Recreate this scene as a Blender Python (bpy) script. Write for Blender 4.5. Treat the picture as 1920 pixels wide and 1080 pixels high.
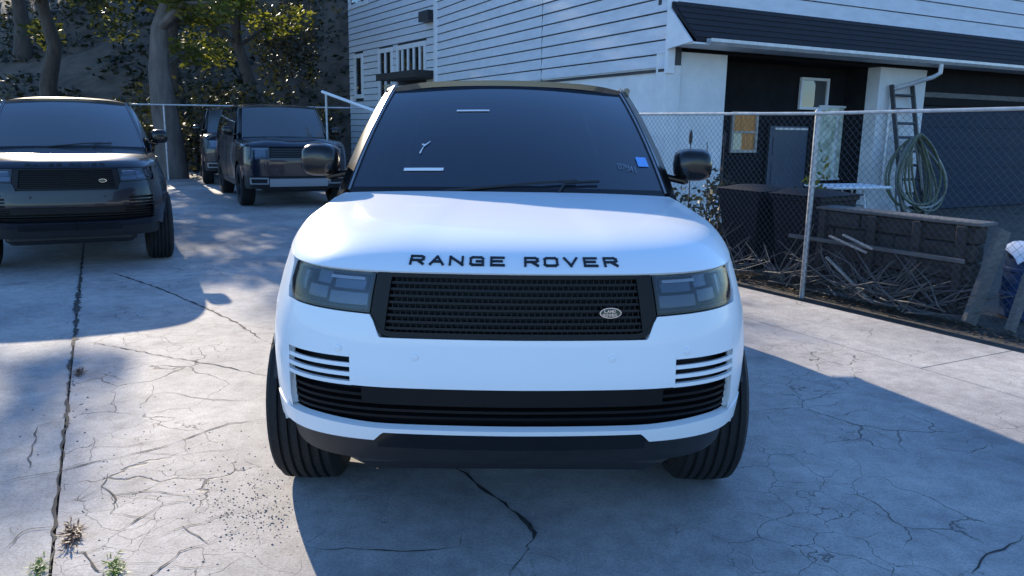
import bpy, math, random
from mathutils import Vector, Matrix, noise as mnoise
R = math.radians
for o in list(bpy.data.objects): bpy.data.objects.remove(o)
scn = bpy.context.scene
COL = scn.collection

# ------------------------------------------------------------------ camera, sky, sun, exposure
CAM_H, PITCH, ROLL, FPX = 1.56, R(11.4), R(0.9), 1500.0
cd = bpy.data.cameras.new('camera'); cam = bpy.data.objects.new('camera', cd); COL.objects.link(cam)
cd.sensor_width = 36; cd.lens = FPX / 1920 * 36; cd.clip_start = .05; cd.clip_end = 2000
CAM_ROT = Matrix.Rotation(math.pi / 2 - PITCH, 3, 'X') @ Matrix.Rotation(ROLL, 3, 'Z')
cam.matrix_world = Matrix.Translation((0, 0, CAM_H)) @ CAM_ROT.to_4x4()
scn.camera = cam
SUN_AZ, SUN_EL = R(-30), R(21.5)          # azimuth from +Y, negative is to the left
w = bpy.data.worlds.new('World'); scn.world = w; w.use_nodes = True
nt = w.node_tree; bg = nt.nodes['Background']
sky = nt.nodes.new('ShaderNodeTexSky'); sky.sky_type = 'NISHITA'; sky.sun_disc = False
sky.sun_elevation = SUN_EL; sky.sun_rotation = -SUN_AZ; sky.ozone_density = 7.0; sky.air_density = 1.0; sky.dust_density = .0
nt.links.new(sky.outputs[0], bg.inputs[0]); bg.inputs[1].default_value = .15
sl = bpy.data.lights.new('sun', 'SUN'); sl.energy = 4.0; sl.angle = R(.6); sl.color = (1, .88, .70)
sun = bpy.data.objects.new('sun', sl); COL.objects.link(sun)
to_sun = Vector((math.sin(SUN_AZ) * math.cos(SUN_EL), math.cos(SUN_AZ) * math.cos(SUN_EL), math.sin(SUN_EL)))
sun.rotation_euler = (-to_sun).to_track_quat('-Z', 'Y').to_euler(); sun.location = to_sun * 60
vs = scn.view_settings; vs.view_transform = 'Standard'; vs.look = 'None'; vs.gamma = 1; vs.use_curve_mapping = False
vs.exposure = 1.2
scn.cycles.max_bounces = 8; scn.cycles.transparent_max_bounces = 24

# ------------------------------------------------------------------ helpers
def ray(px, py): return CAM_ROT @ Vector(((px - 960) / FPX, (540 - py) / FPX, -1))
def G(px, py, z=0.0):                       # where the line of sight through a photo point meets the level z
    d = ray(px, py); t = (z - CAM_H) / d.z
    return Vector((d.x * t, d.y * t, z))
def AY(px, py, Y):                          # the point of that line of sight at distance Y ahead
    d = ray(px, py); t = Y / d.y
    return Vector((d.x * t, Y, CAM_H + d.z * t))

MATS = {}
def mat(name, col, rough=.5, metal=0., coat=0., vary=0., vscale=6., bump=0., bscale=40., spec=.5, coatr=.03, stretch=None, col2=None):
    if name in MATS: return MATS[name]
    m = bpy.data.materials.new(name); m.use_nodes = True; MATS[name] = m
    n = m.node_tree; p = n.nodes['Principled BSDF']; L = n.links.new
    p.inputs['Base Color'].default_value = (*col, 1); p.inputs['Roughness'].default_value = rough
    p.inputs['Metallic'].default_value = metal; p.inputs['Coat Weight'].default_value = coat
    p.inputs['Coat Roughness'].default_value = coatr; p.inputs['Specular IOR Level'].default_value = spec
    if vary or bump:
        tc = n.nodes.new('ShaderNodeTexCoord'); mp = n.nodes.new('ShaderNodeMapping'); L(tc.outputs['Object'], mp.inputs[0])
        if stretch: mp.inputs['Scale'].default_value = stretch
    if vary:
        t = n.nodes.new('ShaderNodeTexNoise'); t.inputs['Scale'].default_value = vscale; t.inputs['Detail'].default_value = 6
        t.inputs['Roughness'].default_value = .65; L(mp.outputs[0], t.inputs[0])
        r = n.nodes.new('ShaderNodeValToRGB'); L(t.outputs[0], r.inputs[0])
        a = [max(0, c * (1 - vary)) for c in col]; b = col2 or [min(1, c * (1 + vary)) for c in col]
        r.color_ramp.elements[0].position = .3; r.color_ramp.elements[0].color = (*a, 1)
        r.color_ramp.elements[1].position = .7; r.color_ramp.elements[1].color = (*b, 1)
        L(r.outputs[0], p.inputs['Base Color'])
        mr = n.nodes.new('ShaderNodeMapRange'); mr.inputs[3].default_value = max(0, rough - .12); mr.inputs[4].default_value = min(1, rough + .12)
        L(t.outputs[0], mr.inputs[0]); L(mr.outputs[0], p.inputs['Roughness'])
    if bump:
        t2 = n.nodes.new('ShaderNodeTexNoise'); t2.inputs['Scale'].default_value = bscale; t2.inputs['Detail'].default_value = 5
        L(mp.outputs[0], t2.inputs[0]); bp = n.nodes.new('ShaderNodeBump'); bp.inputs['Strength'].default_value = bump
        bp.inputs['Distance'].default_value = .02; L(t2.outputs[0], bp.inputs['Height']); L(bp.outputs[0], p.inputs['Normal'])
    return m

def glass_mat(name, tint, trans, base=(.012, .015, .02), rough=.02):
    m = bpy.data.materials.new(name); m.use_nodes = True; n = m.node_tree; L = n.links.new
    p = n.nodes['Principled BSDF']; p.inputs['Base Color'].default_value = (*base, 1); p.inputs['Roughness'].default_value = rough
    p.inputs['Coat Weight'].default_value = 1.; p.inputs['Coat Roughness'].default_value = .01; p.inputs['Coat IOR'].default_value = 1.7; p.inputs['Specular IOR Level'].default_value = .8
    tr = n.nodes.new('ShaderNodeBsdfTransparent'); tr.inputs[0].default_value = (*tint, 1)
    mx = n.nodes.new('ShaderNodeMixShader'); mx.inputs[0].default_value = trans
    L(p.outputs[0], mx.inputs[1]); L(tr.outputs[0], mx.inputs[2]); L(mx.outputs[0], n.nodes['Material Output'].inputs[0])
    return m

def leaf_mat(name, a, b, trans=.5):
    m = bpy.data.materials.new(name); m.use_nodes = True; n = m.node_tree; L = n.links.new
    p = n.nodes['Principled BSDF']; p.inputs['Roughness'].default_value = .55
    g = n.nodes.new('ShaderNodeNewGeometry'); r = n.nodes.new('ShaderNodeValToRGB')
    L(g.outputs['Random Per Island'], r.inputs[0])
    r.color_ramp.elements[0].color = (*a, 1); r.color_ramp.elements[1].color = (*b, 1)
    L(r.outputs[0], p.inputs['Base Color'])
    t = n.nodes.new('ShaderNodeBsdfTranslucent'); mul = n.nodes.new('ShaderNodeMix'); mul.data_type = 'RGBA'; mul.blend_type = 'MULTIPLY'
    mul.inputs[0].default_value = 1; L(r.outputs[0], mul.inputs[6]); mul.inputs[7].default_value = (2.6, 2.6, 1.0, 1)
    L(mul.outputs[2], t.inputs[0])
    mx = n.nodes.new('ShaderNodeMixShader'); mx.inputs[0].default_value = trans
    L(p.outputs[0], mx.inputs[1]); L(t.outputs[0], mx.inputs[2]); L(mx.outputs[0], n.nodes['Material Output'].inputs[0])
    return m

def mobj(name, verts, faces, m, parent=None, smooth=False, sharp=35, kind=None):
    me = bpy.data.meshes.new(name); me.from_pydata([tuple(v) for v in verts], [], faces); me.update()
    if smooth:
        me.polygons.foreach_set('use_smooth', [True] * len(me.polygons)); me.set_sharp_from_angle(angle=R(sharp))
    if m: me.materials.append(m)
    o = bpy.data.objects.new(name, me); COL.objects.link(o)
    if parent: o.parent = parent
    if kind: o['kind'] = kind
    return o
def tag(o, label, cat, group=None):
    o['label'] = label; o['category'] = cat
    if group: o['group'] = group
    return o
def empty(name, loc=(0, 0, 0), rz=0.):
    o = bpy.data.objects.new(name, None); COL.objects.link(o); o.location = loc; o.rotation_euler = (0, 0, rz); o.empty_display_size = .2
    return o
def thing(name, label, cat, loc=(0, 0, 0), rz=0., group=None): return tag(empty(name, loc, rz), label, cat, group)
def copy_tree(o, parent=None):
    c = o.copy(); COL.objects.link(c); c.parent = parent
    for ch in [x for x in bpy.data.objects if x.parent == o]: copy_tree(ch, c)
    return c

class MB:                                   # gathers shapes for one mesh
    def __init__(s): s.v = []; s.f = []
    def add(s, v, f):
        k = len(s.v); s.v += [Vector(x) for x in v]; s.f += [tuple(i + k for i in q) for q in f]; return s
    def box(s, c, d, rot=None):
        c = Vector(c); out = []
        for z in (-.5, .5):
            for (x, y) in ((-.5, -.5), (.5, -.5), (.5, .5), (-.5, .5)):
                p = Vector((x * d[0], y * d[1], z * d[2]))
                if rot is not None: p = rot @ p
                out.append(c + p)
        return s.add(out, [(3, 2, 1, 0), (4, 5, 6, 7), (0, 1, 5, 4), (1, 2, 6, 5), (2, 3, 7, 6), (3, 0, 4, 7)])
    def bbox(s, c, d, b=.01, rot=None):     # box with bevelled edges
        c = Vector(c); hx, hy, hz = d[0] / 2, d[1] / 2, d[2] / 2; b = min(b, hx * .9, hy * .9, hz * .9)
        out = []
        rings = [(-hz, b), (-hz + b, 0), (hz - b, 0), (hz, b)]
        for z, i in rings:
            x, y = hx - i, hy - i; k = b
            for p in ((-x + k, -y), (x - k, -y), (x, -y + k), (x, y - k), (x - k, y), (-x + k, y), (-x, y - k), (-x, -y + k)):
                q = Vector((p[0], p[1], z)); out.append(c + (rot @ q if rot is not None else q))
        f = [tuple(reversed(range(8))), tuple(range(24, 32))]
        for r in range(3):
            for i in range(8):
                j = (i + 1) % 8; f.append((r * 8 + i, r * 8 + j, r * 8 + 8 + j, r * 8 + 8 + i))
        return s.add(out, f)
    def tube(s, pts, rad, n=6, cap=True, closed=False):
        pts = [Vector(p) for p in pts]; m = len(pts); rr = rad if isinstance(rad, (list, tuple)) else [rad] * m
        k = len(s.v); prev = None
        for i, p in enumerate(pts):
            if closed: d = pts[(i + 1) % m] - pts[i - 1]
            else: d = pts[min(i + 1, m - 1)] - pts[max(i - 1, 0)]
            d = d.normalized() if d.length > 1e-9 else Vector((0, 0, 1))
            if prev is None:
                a = d.orthogonal().normalized()
            else:
                a = prev - d * prev.dot(d); a = a.normalized() if a.length > 1e-6 else d.orthogonal().normalized()
            prev = a; b = d.cross(a)
            for j in range(n):
                t = 2 * math.pi * j / n + math.pi / n
                s.v.append(p + (a * math.cos(t) + b * math.sin(t)) * rr[i])
        for i in range(m if closed else m - 1):
            i2 = (i + 1) % m
            for j in range(n):
                j2 = (j + 1) % n; s.f.append((k + i * n + j, k + i * n + j2, k + i2 * n + j2, k + i2 * n + j))
        if cap and not closed:
            s.f.append(tuple(k + j for j in reversed(range(n)))); s.f.append(tuple(k + (m - 1) * n + j for j in range(n)))
        return s
    def lathe(s, prof, c, axis='x', n=32, closed=True):   # prof: (radius, along axis)
        k = len(s.v); m = len(prof); c = Vector(c)
        for i in range(n):
            t = 2 * math.pi * i / n
            for r, h in prof:
                if axis == 'x': p = Vector((h, r * math.cos(t), r * math.sin(t)))
                elif axis == 'z': p = Vector((r * math.cos(t), r * math.sin(t), h))
                else: p = Vector((r * math.cos(t), h, r * math.sin(t)))
                s.v.append(c + p)
        for i in range(n):
            i2 = (i + 1) % n
            for j in range(m if closed else m - 1):
                j2 = (j + 1) % m; s.f.append((k + i * m + j, k + i2 * m + j, k + i2 * m + j2, k + i * m + j2))
        return s
    def grid(s, P, thick=0.):               # P[i][j]; outward is dP/di x dP/dj
        ni, nj = len(P), len(P[0]); k = len(s.v)
        s.v += [p for row in P for p in row]
        idx = lambda i, j: k + i * nj + j
        for i in range(ni - 1):
            for j in range(nj - 1): s.f.append((idx(i, j), idx(i + 1, j), idx(i + 1, j + 1), idx(i, j + 1)))
        if thick:
            k2 = len(s.v)
            for i in range(ni):
                for j in range(nj):
                    a = P[min(i + 1, ni - 1)][j] - P[max(i - 1, 0)][j]; b = P[i][min(j + 1, nj - 1)] - P[i][max(j - 1, 0)]
                    q = a.cross(b); q = q.normalized() if q.length > 1e-12 else Vector((0, -1, 0))
                    s.v.append(P[i][j] - q * thick)
            id2 = lambda i, j: k2 + i * nj + j
            for i in range(ni - 1):
                for j in range(nj - 1): s.f.append((id2(i, j + 1), id2(i + 1, j + 1), id2(i + 1, j), id2(i, j)))
                s.f.append((idx(i, 0), id2(i, 0), id2(i + 1, 0), idx(i + 1, 0)))
                s.f.append((idx(i + 1, nj - 1), id2(i + 1, nj - 1), id2(i, nj - 1), idx(i, nj - 1)))
            for j in range(nj - 1):
                s.f.append((idx(0, j + 1), id2(0, j + 1), id2(0, j), idx(0, j)))
                s.f.append((idx(ni - 1, j), id2(ni - 1, j), id2(ni - 1, j + 1), idx(ni - 1, j + 1)))
        return s
    def out(s, name, m, parent=None, smooth=False, sharp=35, kind=None): return mobj(name, s.v, s.f, m, parent, smooth, sharp, kind)

def interp(tab):
    def f(x):
        if x <= tab[0][0]: return tab[0][1]
        for (a, b), (c, d) in zip(tab, tab[1:]):
            if x <= c: return b + (d - b) * (x - a) / (c - a) if c > a else d
        return tab[-1][1]
    return f
def smooth01(t): t = max(0, min(1, t)); return t * t * (3 - 2 * t)

# ------------------------------------------------------------------ materials
def concrete(name, base, cracks, warm=1.0):
    m = bpy.data.materials.new(name); m.use_nodes = True; n = m.node_tree; L = n.links.new; N = n.nodes.new
    p = n.nodes['Principled BSDF']; p.inputs['Roughness'].default_value = .82; p.inputs['Specular IOR Level'].default_value = .35
    tc = N('ShaderNodeTexCoord')
    big = N('ShaderNodeTexNoise'); big.inputs['Scale'].default_value = .9; big.inputs['Detail'].default_value = 8; big.inputs['Roughness'].default_value = .62
    L(tc.outputs['Object'], big.inputs[0])
    r1 = N('ShaderNodeValToRGB'); L(big.outputs[0], r1.inputs[0])
    c0 = [base * .66 * warm, base * .66, base * .66]; c1 = [base * 1.18 * warm, base * 1.15, base * 1.08]
    r1.color_ramp.elements[0].position = .32; r1.color_ramp.elements[0].color = (*c0, 1)
    r1.color_ramp.elements[1].position = .66; r1.color_ramp.elements[1].color = (*c1, 1)
    fine = N('ShaderNodeTexNoise'); fine.inputs['Scale'].default_value = 85; fine.inputs['Detail'].default_value = 4; fine.inputs['Roughness'].default_value = .8
    L(tc.outputs['Object'], fine.inputs[0])
    r2 = N('ShaderNodeValToRGB'); L(fine.outputs[0], r2.inputs[0])
    r2.color_ramp.elements[0].position = .33; r2.color_ramp.elements[0].color = (.62, .61, .6, 1)
    r2.color_ramp.elements[1].position = .56; r2.color_ramp.elements[1].color = (1.04, 1.04, 1.04, 1)
    md = N('ShaderNodeTexNoise'); md.inputs['Scale'].default_value = 9; md.inputs['Detail'].default_value = 7; md.inputs['Roughness'].default_value = .75; L(tc.outputs['Object'], md.inputs[0])
    rm = N('ShaderNodeValToRGB'); L(md.outputs[0], rm.inputs[0]); rm.color_ramp.elements[0].position = .34; rm.color_ramp.elements[0].color = (.72, .71, .70, 1)
    rm.color_ramp.elements[1].position = .62; rm.color_ramp.elements[1].color = (1.08, 1.08, 1.08, 1)
    m0 = N('ShaderNodeMix'); m0.data_type = 'RGBA'; m0.blend_type = 'MULTIPLY'; m0.inputs[0].default_value = .8
    L(r1.outputs[0], m0.inputs[6]); L(rm.outputs[0], m0.inputs[7])
    mu = N('ShaderNodeMix'); mu.data_type = 'RGBA'; mu.blend_type = 'MULTIPLY'; mu.inputs[0].default_value = .85
    L(m0.outputs[2], mu.inputs[6]); L(r2.outputs[0], mu.inputs[7])
    # oil spots and grime with their own shape
    st = N('ShaderNodeTexNoise'); st.inputs['Scale'].default_value = 2.6; st.inputs['Detail'].default_value = 5; L(tc.outputs['Object'], st.inputs[0])
    rs = N('ShaderNodeValToRGB'); L(st.outputs[0], rs.inputs[0]); rs.color_ramp.elements[0].position = .62; rs.color_ramp.elements[0].color = (1, 1, 1, 1)
    rs.color_ramp.elements[1].position = .74; rs.color_ramp.elements[1].color = (.6, .6, .62, 1)
    mu2 = N('ShaderNodeMix'); mu2.data_type = 'RGBA'; mu2.blend_type = 'MULTIPLY'; mu2.inputs[0].default_value = .7
    L(mu.outputs[2], mu2.inputs[6]); L(rs.outputs[0], mu2.inputs[7])
    bp = N('ShaderNodeBump'); bp.inputs['Strength'].default_value = .5; bp.inputs['Distance'].default_value = .006; L(fine.outputs[0], bp.inputs['Height'])
    out = mu2.outputs[2]; nrm = bp.outputs[0]
    if cracks:
        dn = N('ShaderNodeTexNoise'); dn.inputs['Scale'].default_value = 3.2; dn.inputs['Detail'].default_value = 5; L(tc.outputs['Object'], dn.inputs[0])
        ad = N('ShaderNodeMix'); ad.data_type = 'RGBA'; ad.blend_type = 'ADD'; ad.inputs[0].default_value = .28
        L(tc.outputs['Object'], ad.inputs[6]); L(dn.outputs['Color'], ad.inputs[7])
        vo = N('ShaderNodeTexVoronoi'); vo.feature = 'DISTANCE_TO_EDGE'; vo.inputs['Scale'].default_value = 2.0; L(ad.outputs[2], vo.inputs['Vector'])
        mk = N('ShaderNodeTexNoise'); mk.inputs['Scale'].default_value = .75; mk.inputs['Detail'].default_value = 3; L(tc.outputs['Object'], mk.inputs[0])
        mm = N('ShaderNodeMapRange'); mm.inputs[1].default_value = .54; mm.inputs[2].default_value = .66; mm.inputs[3].default_value = 0; mm.inputs[4].default_value = .017 * cracks
        L(mk.outputs[0], mm.inputs[0])
        dv = N('ShaderNodeMath'); dv.operation = 'DIVIDE'; L(vo.outputs[0], dv.inputs[0])
        mxx = N('ShaderNodeMath'); mxx.operation = 'MAXIMUM'; mxx.inputs[1].default_value = .0001; L(mm.outputs[0], mxx.inputs[0]); L(mxx.outputs[0], dv.inputs[1])
        v2 = N('ShaderNodeTexVoronoi'); v2.feature = 'DISTANCE_TO_EDGE'; v2.inputs['Scale'].default_value = 5.2; L(ad.outputs[2], v2.inputs['Vector'])
        k2 = N('ShaderNodeTexNoise'); k2.inputs['Scale'].default_value = 1.1; k2.inputs['Detail'].default_value = 4; L(ad.outputs[2], k2.inputs[0])
        m2 = N('ShaderNodeMapRange'); m2.inputs[1].default_value = .5; m2.inputs[2].default_value = .62; m2.inputs[3].default_value = .0001; m2.inputs[4].default_value = .010 * cracks; L(k2.outputs[0], m2.inputs[0])
        d2_ = N('ShaderNodeMath'); d2_.operation = 'DIVIDE'; L(v2.outputs[0], d2_.inputs[0]); L(m2.outputs[0], d2_.inputs[1])
        mn = N('ShaderNodeMath'); mn.operation = 'MINIMUM'; L(dv.outputs[0], mn.inputs[0]); L(d2_.outputs[0], mn.inputs[1])
        rc = N('ShaderNodeValToRGB'); L(mn.outputs[0], rc.inputs[0]); rc.color_ramp.elements[0].position = .3; rc.color_ramp.elements[0].color = (.38, .37, .36, 1)
        rc.color_ramp.elements[1].position = 1; rc.color_ramp.elements[1].color = (1, 1, 1, 1)
        mu3 = N('ShaderNodeMix'); mu3.data_type = 'RGBA'; mu3.blend_type = 'MULTIPLY'; mu3.inputs[0].default_value = .9
        L(out, mu3.inputs[6]); L(rc.outputs[0], mu3.inputs[7]); out = mu3.outputs[2]
        b2 = N('ShaderNodeBump'); b2.inputs['Strength'].default_value = .8; b2.inputs['Distance'].default_value = .012
        L(rc.outputs[0], b2.inputs['Height']); L(bp.outputs[0], b2.inputs['Normal']); nrm = b2.outputs[0]
    L(out, p.inputs['Base Color']); L(nrm, p.inputs['Normal'])
    return m

M = dict(
    paint_white=mat('white_paint', (.82, .83, .84), .34, 0, .35, spec=.28, coatr=.05),
    paint_black=mat('black_paint', (.006, .008, .014), .25, 0, .45, spec=.35),
    paint_navy=mat('navy_paint', (.008, .011, .022), .25, .0, .6, spec=.35),
    gloss_black=mat('gloss_black', (.008, .008, .009), .22, 0, .25, spec=.35),
    roof_black=mat('roof_black', (.010, .010, .012), .25, 0, .8),
    plastic=mat('black_plastic', (.018, .018, .02), .55, vary=.3, vscale=20),
    mesh_black=mat('grille_black', (.006, .006, .007), .45, spec=.25),
    rubber=mat('tyre_rubber', (.010, .010, .011), .8, vary=.4, vscale=12, bump=.3, bscale=60),
    rim=mat('rim_dark', (.03, .03, .032), .3, .8),
    chrome=mat('chrome', (.75, .76, .78), .12, 1.),
    silver=mat('silver_paint', (.55, .56, .58), .35, .6),
    lamp_in=mat('lamp_reflector', (.16, .17, .20), .25, .7),
    lamp_white=mat('lamp_light_guide', (.75, .78, .82), .25),
    lamp_red=mat('tail_lamp', (.25, .01, .01), .2, 0, .8),
    badge=mat('badge_green', (.01, .05, .025), .3, 0, .5),
    seat=mat('seat_leather', (.03, .03, .032), .6),
    reflection_chip_white=mat('reflection_chip_white', (.75, .76, .78), .8),  # white of the painted dashboard reflections and of the glass chip
    sticker=mat('sticker_blue', (.16, .38, .80), .5),
    grey_line=mat('window_trim', (.35, .37, .40), .3, .6),
    screen=glass_mat('windscreen_glass', (.55, .62, .70), .20, (.018, .024, .036)),
    pale_screen=glass_mat('pale_glass', (.4, .45, .5), .06, (.075, .085, .095), .06),  # lighter, slightly rougher base than the main windscreen
    sideglass=glass_mat('side_glass', (.3, .33, .36), .10),
    lens=glass_mat('lamp_lens', (.86, .9, .95), .80, (.05, .06, .08)),
    slab_a=concrete('concrete_cracked', .45, 1.0, 1.05),
    slab_b=concrete('concrete_smooth', .45, 0, 1.03),
    slab_c=concrete('concrete_strip', .46, .5, 1.04),
    dirt=mat('dirt', (.06, .052, .045), .95, vary=.5, vscale=3, bump=.8, bscale=30),
    crack=mat('crack_dirt', (.042, .039, .036), .95, vary=.5, vscale=30),
    siding=mat('siding_paint', (.60, .62, .66), .6, vary=.10, vscale=2.5, stretch=(1, 1, 4), bump=.08, bscale=30),
    trim=mat('white_trim', (.72, .73, .75), .5, vary=.08, vscale=5),
    stucco=mat('white_stucco', (.70, .70, .70), .85, vary=.10, vscale=2.2, bump=.35, bscale=50),
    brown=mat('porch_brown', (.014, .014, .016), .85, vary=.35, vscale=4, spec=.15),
    shingle=mat('roof_shingle', (.013, .013, .019), .9, vary=.45, vscale=14, bump=.5, bscale=60),
    gutter=mat('gutter_metal', (.55, .55, .56), .4, .3, vary=.2, vscale=6),
    gdoor=mat('garage_door', (.012, .028, .055), .6, vary=.12, vscale=3, spec=.15),
    bdoor=mat('blue_door', (.045, .065, .10), .45, vary=.12, vscale=4),
    dark_glass=glass_mat('house_glass', (.4, .45, .5), .12),
    curtain=mat('curtain_orange', (.62, .27, .08), .9, vary=.4, vscale=9, stretch=(3, 3, .3)),
    pane_reflection=mat('painted_pane_reflection', (.42, .52, .34), .9, vary=.55, vscale=5, col2=(.95, 1., .88)),  # mottled pale green, the bright reflection in the porch window painted as colour
    blind=mat('blind_cream', (.75, .66, .45), .8),
    galv=mat('galvanised', (.42, .43, .44), .45, .5, vary=.25, vscale=15),
    wire=mat('fence_wire', (.075, .08, .095), .5, .5),
    timber=mat('old_timber', (.040, .036, .034), .85, vary=.45, vscale=5, bump=.5, bscale=25, stretch=(1, 1, 6)),
    timber2=mat('grey_timber', (.13, .125, .12), .85, vary=.35, vscale=6, bump=.4, bscale=25, stretch=(1, 1, 5)),
    pale_wood=mat('pale_wood', (.42, .38, .33), .8, vary=.25, vscale=8),
    bin=mat('bin_plastic', (.009, .010, .014), .6, vary=.3, vscale=6, spec=.2),
    bluebar=mat('blue_barrel', (.02, .06, .16), .45, vary=.25, vscale=6),
    rag=mat('white_rag', (.75, .76, .8), .85),
    hose=mat('hose_green', (.11, .125, .075), .5, vary=.25, vscale=10),
    hose2=mat('hose_pale', (.25, .27, .25), .5),
    ladder=mat('ladder_dark', (.03, .032, .038), .5),
    bark=mat('bark', (.075, .062, .052), .95, vary=.45, vscale=5, bump=1., bscale=14, stretch=(1, 1, .3)),
    pale_bark=mat('pale_bark', (.13, .115, .105), .95, vary=.4, vscale=4, bump=1., bscale=14, stretch=(1, 1, .3)),
    hill=mat('leaf_litter_ground', (.115, .088, .064), .95, vary=.5, vscale=1.2, bump=1., bscale=9),
    leaf=leaf_mat('leaves', (.022, .026, .012), (.055, .06, .022), .4),
    leaf2=leaf_mat('leaves_yellow', (.045, .05, .014), (.12, .12, .03), .5),
    leaf_dark=leaf_mat('leaves_dark', (.014, .016, .010), (.032, .035, .018), .18),
    weed=leaf_mat('weed_leaves', (.06, .12, .03), (.14, .2, .06), .3),
    weed_red=leaf_mat('weed_red', (.07, .035, .035), (.16, .10, .08), .2),
    litter=leaf_mat('dry_leaves', (.05, .035, .025), (.16, .11, .07), .1),
    pebble=mat('pebble', (.16, .155, .15), .9, vary=.5, vscale=3),
)

# ------------------------------------------------------------------ ground, slabs
g = mobj('ground', [(-160, -60, -.05), (160, -60, -.05), (160, 260, -.05), (-160, 260, -.05)], [(0, 1, 2, 3)], M['dirt']); g['kind'] = 'structure'
lot = empty('pavement'); lot['kind'] = 'structure'

def clip(poly, p, q, off):                 # the side left of p->q, moved inward by off
    d = (q - p).normalized(); nrm = Vector((-d.y, d.x)); out = []
    val = [(v - p).dot(nrm) - off for v in poly]
    for i in range(len(poly)):
        a, b = poly[i], poly[(i + 1) % len(poly)]; va, vb = val[i], val[(i + 1) % len(poly)]
        if va >= 0: out.append(a)
        if va * vb < 0: out.append(a + (b - a) * (va / (va - vb)))
    return out
V2 = lambda x, y: Vector((x, y))
J1 = (V2(-1.61, 2.56), V2(-4.97, 9.12)); J5 = (V2(3.1, 4.62), V2(1.98, 6.65)); J6 = (V2(3.66, 5.76), V2(2.46, 7.75))
big = [V2(-24, -30), V2(30, -30), V2(30, 27), V2(-24, 27)]
AX = Vector((-.47, .883)); PX = Vector((.883, .47))
pieces = []
left = clip(big, J1[0], J1[1], .006)
mid = clip(clip(big, J1[1], J1[0], .006), J5[0], J5[1], .008)
strip = clip(clip(big, J5[1], J5[0], .008), J6[0], J6[1], 0)
def cross_split(poly, dists, gap):
    res = []
    ds = [-99] + dists + [99]
    for a, b in zip(ds, ds[1:]):
        p = poly
        pa = AX * a; pb = AX * b
        p = clip(p, pa, pa + PX, gap) if len(p) > 2 else p
        p = clip(p, pb, pb - PX, gap) if len(p) > 2 else p
        if len(p) > 2: res.append(p)
    return res
def slab(poly, m, top=0.):
    n = len(poly); v = [Vector((p.x, p.y, top)) for p in poly] + [Vector((p.x, p.y, -.049)) for p in poly]
    # small chamfer
    f = [tuple(range(n))] + [(i, i + n, (i + 1) % n + n, (i + 1) % n) for i in range(n)]
    return mobj('concrete_slab', v, f, m, lot)
for i, p in enumerate(cross_split(left, [-2.0, 6.4, 13.0, 20.0], .006)): slab(p, M['slab_b'], -.004 + .002 * (i % 2))
for i, p in enumerate(cross_split(mid, [-3.4, 9.8, 16.4], .006)): slab(p, M['slab_a'], 0)
for i, p in enumerate(cross_split(strip, [-1.0, 3.3, 9.5, 15.0], .006)): slab(p, M['slab_c'], -.003)

def crack(pxs, w, seed, ground=None):
    rnd = random.Random(seed); pts = [G(*p) for p in pxs] if ground is None else [Vector((*p, 0)) for p in ground]
    fine = []
    for a, b in zip(pts, pts[1:]):
        n = max(2, int((b - a).length / .05))
        for k in range(n): fine.append(a + (b - a) * (k / n))
    fine.append(pts[-1]); v = []; f = []
    for i, p in enumerate(fine):
        d = fine[min(i + 1, len(fine) - 1)] - fine[max(i - 1, 0)]; nn = Vector((-d.y, d.x, 0)).normalized()
        e = min(1, .25 + i * .15, .25 + (len(fine) - 1 - i) * .15)
        off = nn * rnd.uniform(-.010, .010); ww = w * rnd.uniform(.08, .6) * e
        v += [p + off + nn * ww + Vector((0, 0, .003)), p + off - nn * ww + Vector((0, 0, .003))]
        if i: f.append((2 * i - 2, 2 * i - 1, 2 * i + 1, 2 * i))
    return mobj('crack', v, f, M['crack'], lot)
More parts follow.
